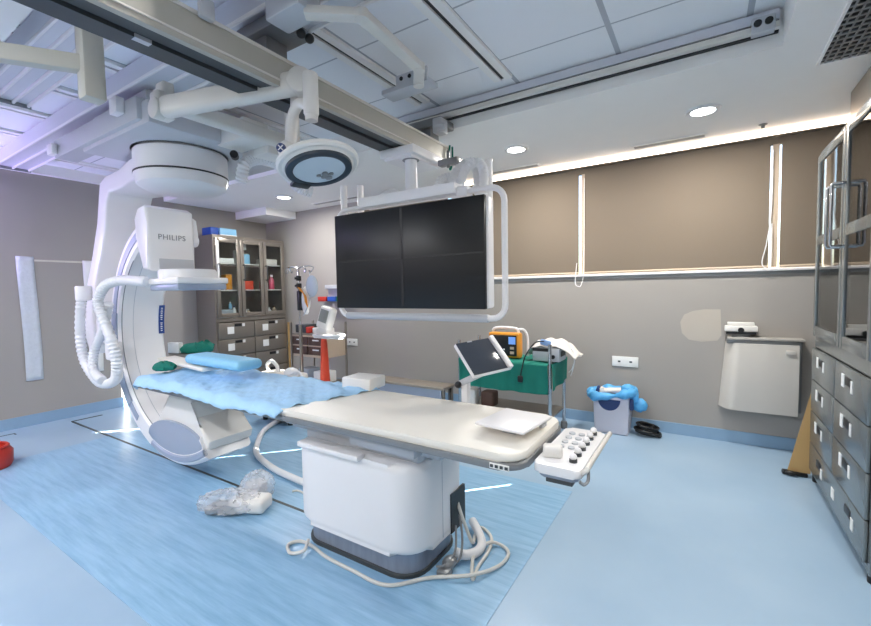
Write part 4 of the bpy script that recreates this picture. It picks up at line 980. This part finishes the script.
for (x, y, z, s, m, lab) in ((-5.9, 3.62, z1_, (.14, .10, .22), 'orange', 'upright orange-brown file behind the left glass door, middle shelf'),
                             (-5.86, 3.90, z1_, (.14, .17, .13), 'orred', 'red box behind the middle glass door, middle shelf'),
                             (-5.85, 3.53, z0_, (.16, .20, .12), 'fluid', 'clear plastic box behind the left glass door, bottom shelf'),
                             (-5.88, 3.80, z2, (.05, .12, .20), 'label', 'white sheet leaning behind the middle glass door, top shelf'),
                             (-5.88, 3.92, z2, (.10, .10, .15), 'lbluebox', 'light blue packet behind the middle glass door, top shelf'),
                             (-5.86, 3.55, z2, (.2, .24, .07), 'label', 'flat white bundle behind the left glass door, top shelf'),
                             (-5.86, 4.28, z2, (.2, .24, .09), 'skin', 'cream bundle behind the right glass door, top shelf'),
                             (-5.80, 3.84, z2+.21, (.005, .10, .09), 'label', 'white square notice behind the middle glass door near the top')):
    b = B().obox((x, y, z + s[2]/2 + .0005), s, bevel=min(.012, s[0]*.3)).build('shelf_box' if m != 'label' else 'paper_bundle', M[m]); tag(b, lab, 'box')
b = B().box(-6.02, -5.80, 3.36, 3.47, 2.221, 2.33, bevel=.004).build('carton', M['bluebox']); tag(b, 'deep blue carton on top of the far glass-door cabinet', 'box')
th = thing('carton', (-5.86, 3.58, 2.221), 'light blue carton on top of the far glass-door cabinet, right of the deep blue one', 'box')
B().box(-5.98, -5.76, 3.472, 3.72, 2.235, 2.325, bevel=.004).build('carton_body', M['lbluebox'], th)
B().box(-5.985, -5.755, 3.471, 3.722, 2.221, 2.236).build('carton_rim', M['label'], th)
b = B().box(-5.70, -5.66, 4.502, 4.53, 0, .92).build('timber_batten', M['wood']); tag(b, 'thin raw wooden board upright beside the far glass-door cabinet', 'board')

# ------------------------------------------------------------------ IV pole, drawer trolley, red monitor stand
IX, IY = -4.19, 3.5
th = thing('drip_stand', (IX, IY, 0), 'chrome drip stand with hooks and fluid bags left of the hanging monitor', 'drip stand')
B().cyl((IX, IY, .08), (IX, IY, 1.70), .014, n=14).build('pole', M['chrome'], th)
B().cyl((IX, IY, .08), (IX, IY, 1.0), .021, n=14).build('lower_tube', M['steel'], th)
for i in range(5):
    a = 2*PI*i/5 + .3; e = (IX+.19*math.cos(a), IY+.19*math.sin(a))
    l = B(); l.tube([(IX, IY, .09), (e[0], e[1], .06)], .014, 10); lo = l.build('leg', M['chrome'], th)
    B().ball((e[0], e[1], .03), .03, (1, .6, 1), 14, 8).build('caster', M['black'], lo)
for sx in (-1, 1):
    for k in (0, 1):
        dx = sx*(.13+.11*k) if k == 0 else sx*.23
        hk = B(); hk.tube([(IX, IY, 1.69), (IX+dx*.6, IY, 1.715), (IX+dx, IY+(.03 if k else -.02), 1.70), (IX+dx*1.04, IY, 1.655), (IX+dx*.88, IY, 1.64), (IX+dx*.82, IY, 1.665)], .006, 8, smooth=6); hk.build('hook', M['chrome'], th)
for z in (1.57, 1.48):
    b = B(); b.cyl((IX, IY, z-.03), (IX, IY, z+.03), .032, n=18, bevel=.006); b.obox((IX+.0, IY-.035, z), (.03, .04, .03), bevel=.006); pieces(b, 'clamp', M['black'], th)
b = B(); b.box(IX+.02, IX+.07, IY-.06, IY+.05, 1.18, 1.42, bevel=.012); b.build('pump', M['black'], th)
b = B(); b.ball((IX+.23, IY, 1.47), .11, (.85, .35, 1.2), 22, 16); b.tube([(IX+.19, IY, 1.64), (IX+.20, IY, 1.59)], .006); b.tube([(IX+.2, IY, 1.38), (IX+.18, IY-.02, 1.25), (IX+.10, IY-.03, 1.12)], .006, smooth=6)
b = b.build('fluid_bag', M['fluid']); tag(b, 'clear rounded fluid bag hanging from the drip stand', 'fluid bag')
b = B(); b.ball((IX+.115, IY, 1.30), .10, (.65, .4, 1.7), 20, 14, None, .003); b = b.build('white_drape_bag', M['label']); tag(b, 'limp white bag hanging against the drip stand under the fluid bag', 'bag')
b = B()
for k in range(5): b.tube([(IX+.04+.01*k, IY-.05, 1.46-.01*k), (IX+.10+.02*k, IY-.06, 1.44-.02*k), (IX+.15+.012*k, IY-.055, 1.36-.02*k), (IX+.16+.01*k, IY-.05, 1.28-.015*k)], .005, 6, smooth=5)
b = b.build('orange_tubing', M['orange']); tag(b, 'bunch of thin orange tubing on the drip stand', 'tubing')

th = thing('drawer_trolley', (-4.36, 3.93, 0), 'drawer trolley with dark drawer fronts behind the drip stand', 'trolley')
TX0, TX1, TY0, TY1 = -4.68, -4.05, 3.76, 4.12
B().box(TX0, TX1, TY0+.01, TY1, .55, .84, bevel=.005).build('body', M['beige'], th)
for r in range(2):
    for i in range(2):
        x0 = TX0+.015+i*.305; z0 = .585+r*.125
        dw = B().box(x0, x0+.29, TY0-.004, TY0+.012, z0, z0+.105, bevel=.004).build('drawer', M['brown'], th)
        B().box(x0+.09, x0+.20, TY0-.012, TY0-.003, z0+.06, z0+.075).build('handle', M['label'], dw)
b = B(); b.box(TX0-.01, TX1+.01, TY0-.01, TY1, .84, .86); b.build('top', M['steel'], th)
b = B()
for x in (TX0, TX1): b.box(x-.012, x+.012, TY0-.02, TY0, .05, 1.0); b.box(x-.012, x+.012, TY1, TY1+.02, .05, 1.0)
pieces(b, 'frame_post', M['steel'], th)
b = B(); b.box(TX0, TX1, TY0, TY1, .20, .22); b.build('lower_shelf', M['steel'], th)
for x in (TX0, TX1):
    for y in (TY0+.01, TY1-.01):
        B().cyl((x, y-.012, .03), (x, y+.012, .03), .03, n=14).build('caster', M['black'], th)
for (x, y, z, s, m, lab) in ((-4.22, 3.9, .22, (.22, .2, .14), 'label', 'white tray on the low shelf of the drawer trolley, right side'), (-4.52, 3.9, .22, (.2, .2, .16), 'fluid', 'clear bottle box on the low shelf of the drawer trolley, left side'),
                             (-4.55, 3.9, .86, (.20, .2, .11), 'darkgrey', 'dark box on top of the drawer trolley, left end'), (-4.30, 3.95, .86, (.16, .2, .07), 'label', 'white packet on top of the drawer trolley'),
                             (-4.42, 3.85, .86, (.06, .1, .08), 'red', 'small red box on top of the drawer trolley')):
    b = B().obox((x, y, z+s[2]/2+.0005), s, bevel=.01).build('trolley_item', M[m]); tag(b, lab, 'box')

SX, SY = -3.82, 3.55
th = thing('monitor_stand', (SX, SY, 0), 'orange-red stand with a white ring tray in front of the drawer trolley', 'stand')
B().lathe([(0, .05), (.075, .05), (.06, .30), (.038, .78), (.03, .85), (0, .85)], (SX-.02, SY, 0), 24).build('column', M['orred'], th)
b = B(); b.box(SX-.14, SX+.14, SY-.04, SY+.04, .03, .055, bevel=.01); b.box(SX-.06, SX+.02, SY-.15, SY+.15, .03, .055, bevel=.01)
for p in ((-.12, 0), (.12, 0), (-.02, -.13), (-.02, .13)): b.ball((SX+p[0], SY+p[1], .018), .018)
b.build('foot', M['darkgrey'], th)
b = B(); b.tube([(SX+.07+.21*math.cos(2*PI*i/36), SY+.14*math.sin(2*PI*i/36), .89) for i in range(36)], .018, 10, closed=True); b.box(SX-.135, SX+.275, SY-.06, SY+.06, .85, .875, bevel=.006); b.build('ring_tray', M['hose'], th)
th = thing('patient_monitor', (SX-.0, SY, .876), 'small white patient monitor with a grey screen on the orange-red stand', 'monitor')
Rm = Matrix.Rotation(.25, 3, 'Y') @ Matrix.Rotation(-.15, 3, 'X')
b = B(); b.obox((SX+.04, SY, 1.09), (.19, .12, .27), Rm, bevel=.03, seg=3); b.box(SX-.08, SX+.10, SY-.07, SY+.07, .877, .98, bevel=.02); b.build('case', M['white2'], th)
b = B(); b.obox(Vector((SX+.04, SY, 1.09)) + Rm @ Vector((0, -.061, .02)), (.13, .006, .15), Rm); b.build('screen', mat('grey_lcd', '#8d9188', .3), th)

# cream device beyond the table
th = thing('suction_device', (-3.95, 2.98, 0), 'cream device with a loop handle standing behind the blue drape', 'device')
b = B(); b.box(-4.16, -3.62, 2.85, 3.12, .04, .53, bevel=.03, seg=3); b.build('case', M['cream'], th)
b = B(); b.tube([(-4.12, 2.98, .52), (-4.14, 2.98, .60), (-4.06, 2.98, .64), (-3.98, 2.98, .60), (-3.95, 2.98, .52)], .02, 12, smooth=8); b.build('handle', M['white2'], th)
b = B(); b.ball((-3.70, 2.95, .54), .08, (1.1, .9, .8), 18, 12, None, .004); b.tube([(-3.66, 2.9, .54), (-3.52, 2.9, .58), (-3.45, 2.9, .46), (-3.44, 2.9, .2)], .012, 10, smooth=8); b.build('hose', M['hose'], th)
for p in ((-4.1, 2.9), (-3.68, 2.9), (-4.1, 3.07), (-3.68, 3.07)): B().cyl((p[0], p[1], 0), (p[0], p[1], .045), .025, n=14).build('foot', M['black'], th)

# ------------------------------------------------------------------ left wall
th = thing('wall_frame', (XL, 1.75, 1.84), 'strips of pale film taped to the left wall as an open frame', 'film strips')
def strip(y0, y1, z0, z1, sh, m, name):
    def f(u, v): return (XL + .004 + .006*abs(math.sin(7*v+3*u)), y0 + (y1-y0)*u + sh*(1-v) + .006*math.sin(5*v), z0 + (z1-z0)*v)
    B().sheet(f, 4, 24, .002).build(name, m, th, angle=180)
strip(1.455, 1.60, .49, 1.84, .01, M['film'], 'film_strip')
strip(2.03, 2.17, .49, 1.82, .0, M['label'], 'film_strip')
B().box(XL+.001, XL+.006, 1.60, 2.03, 1.79, 1.81).build('tape', M['tape'], th)

# red bin at the left edge
th = thing('red_bin', (-4.95, .89, 0), 'red rounded bin cut off by the left edge of the picture', 'bin')
B().lathe([(0, 0), (.15, 0), (.165, .03), (.17, .13), (.14, .17), (.135, .165), (.13, .02), (0, .02)], (-4.95, .89, 0), 32).build('bin_body', M['red'], th)
B().lathe([(.13, .168), (.145, .165), (.15, .175), (.14, .185), (.125, .18)], (-4.95, .89, 0), 32).build('bin_rim', M['red'], th)

# ------------------------------------------------------------------ daylight, purple accent, camera
w = bpy.data.worlds.new('daylight'); bpy.context.scene.world = w; w.use_nodes = True
nt = w.node_tree; bg = nt.nodes['Background']
sk = nt.nodes.new('ShaderNodeTexSky'); sk.sky_type = 'NISHITA'; sk.sun_disc = False; sk.sun_elevation = math.radians(33); sk.sun_rotation = math.radians(44)
nt.links.new(sk.outputs[0], bg.inputs[0]); bg.inputs[1].default_value = .5
s = bpy.data.lights.new('sun', 'SUN'); s.energy = 220; s.angle = math.radians(.3); s.color = (1, .97, .92)
so = bpy.data.objects.new('sun', s); C.objects.link(so)
el = math.radians(32.6); dv = Vector((-.69*math.cos(el), -.724*math.cos(el), -math.sin(el)))
so.rotation_euler = dv.to_track_quat('-Z', 'Y').to_euler(); so.location = (3, 8, 6)
th = thing('purple_wall_light', (XL, .30, 1.8), 'lilac uplight on the left wall, out of the picture', 'wall light')
B().box(XL+.001, XL+.10, .15, .45, 1.72, 1.80, bevel=.01).build('housing', M['white'], th)
l = bpy.data.lights.new('purple_source', 'AREA'); l.shape = 'RECTANGLE'; l.size = .26; l.size_y = .08; l.energy = 34; l.color = (.55, .42, 1)
lo = bpy.data.objects.new('purple_source', l); C.objects.link(lo); lo.parent = th; lo.location = (.06, 0, .03); lo.rotation_euler = Vector((.45, .62, .65)).to_track_quat('-Z', 'Y').to_euler()

W_, H_ = 871, 626
cxp, cyp = 435.5, 313.0
v1 = Vector((-235, 302)); v2 = Vector((705, 285))
fpx = math.sqrt(-((v1.x-cxp)*(v2.x-cxp) + (v1.y-cyp)*(v2.y-cyp)))
dc = lambda p: Vector((p.x-cxp, -(p.y-cyp), -fpx)).normalized()
Yc = dc(v2); Xc = -dc(v1); Zc = Xc.cross(Yc)
Rw = Matrix((Xc, Yc, Zc))            # camera axes -> world axes
cam = bpy.data.cameras.new('camera'); cam.sensor_fit = 'HORIZONTAL'; cam.sensor_width = 36; cam.lens = 36 * fpx / W_
cam.clip_start = .05
co = bpy.data.objects.new('camera', cam); C.objects.link(co)
co.matrix_world = Matrix.Translation((0, 0, 1.4)) @ Rw.to_4x4()
S = bpy.context.scene; S.camera = co
S.view_settings.view_transform = 'Standard'; S.view_settings.look = 'None'; S.view_settings.gamma = 1; S.view_settings.use_curve_mapping = False
S.view_settings.exposure = .24
S.cycles.max_bounces = 10; S.cycles.diffuse_bounces = 9; S.cycles.transparent_max_bounces = 12
S.cycles.use_denoising = True; S.cycles.sample_clamp_indirect = 8
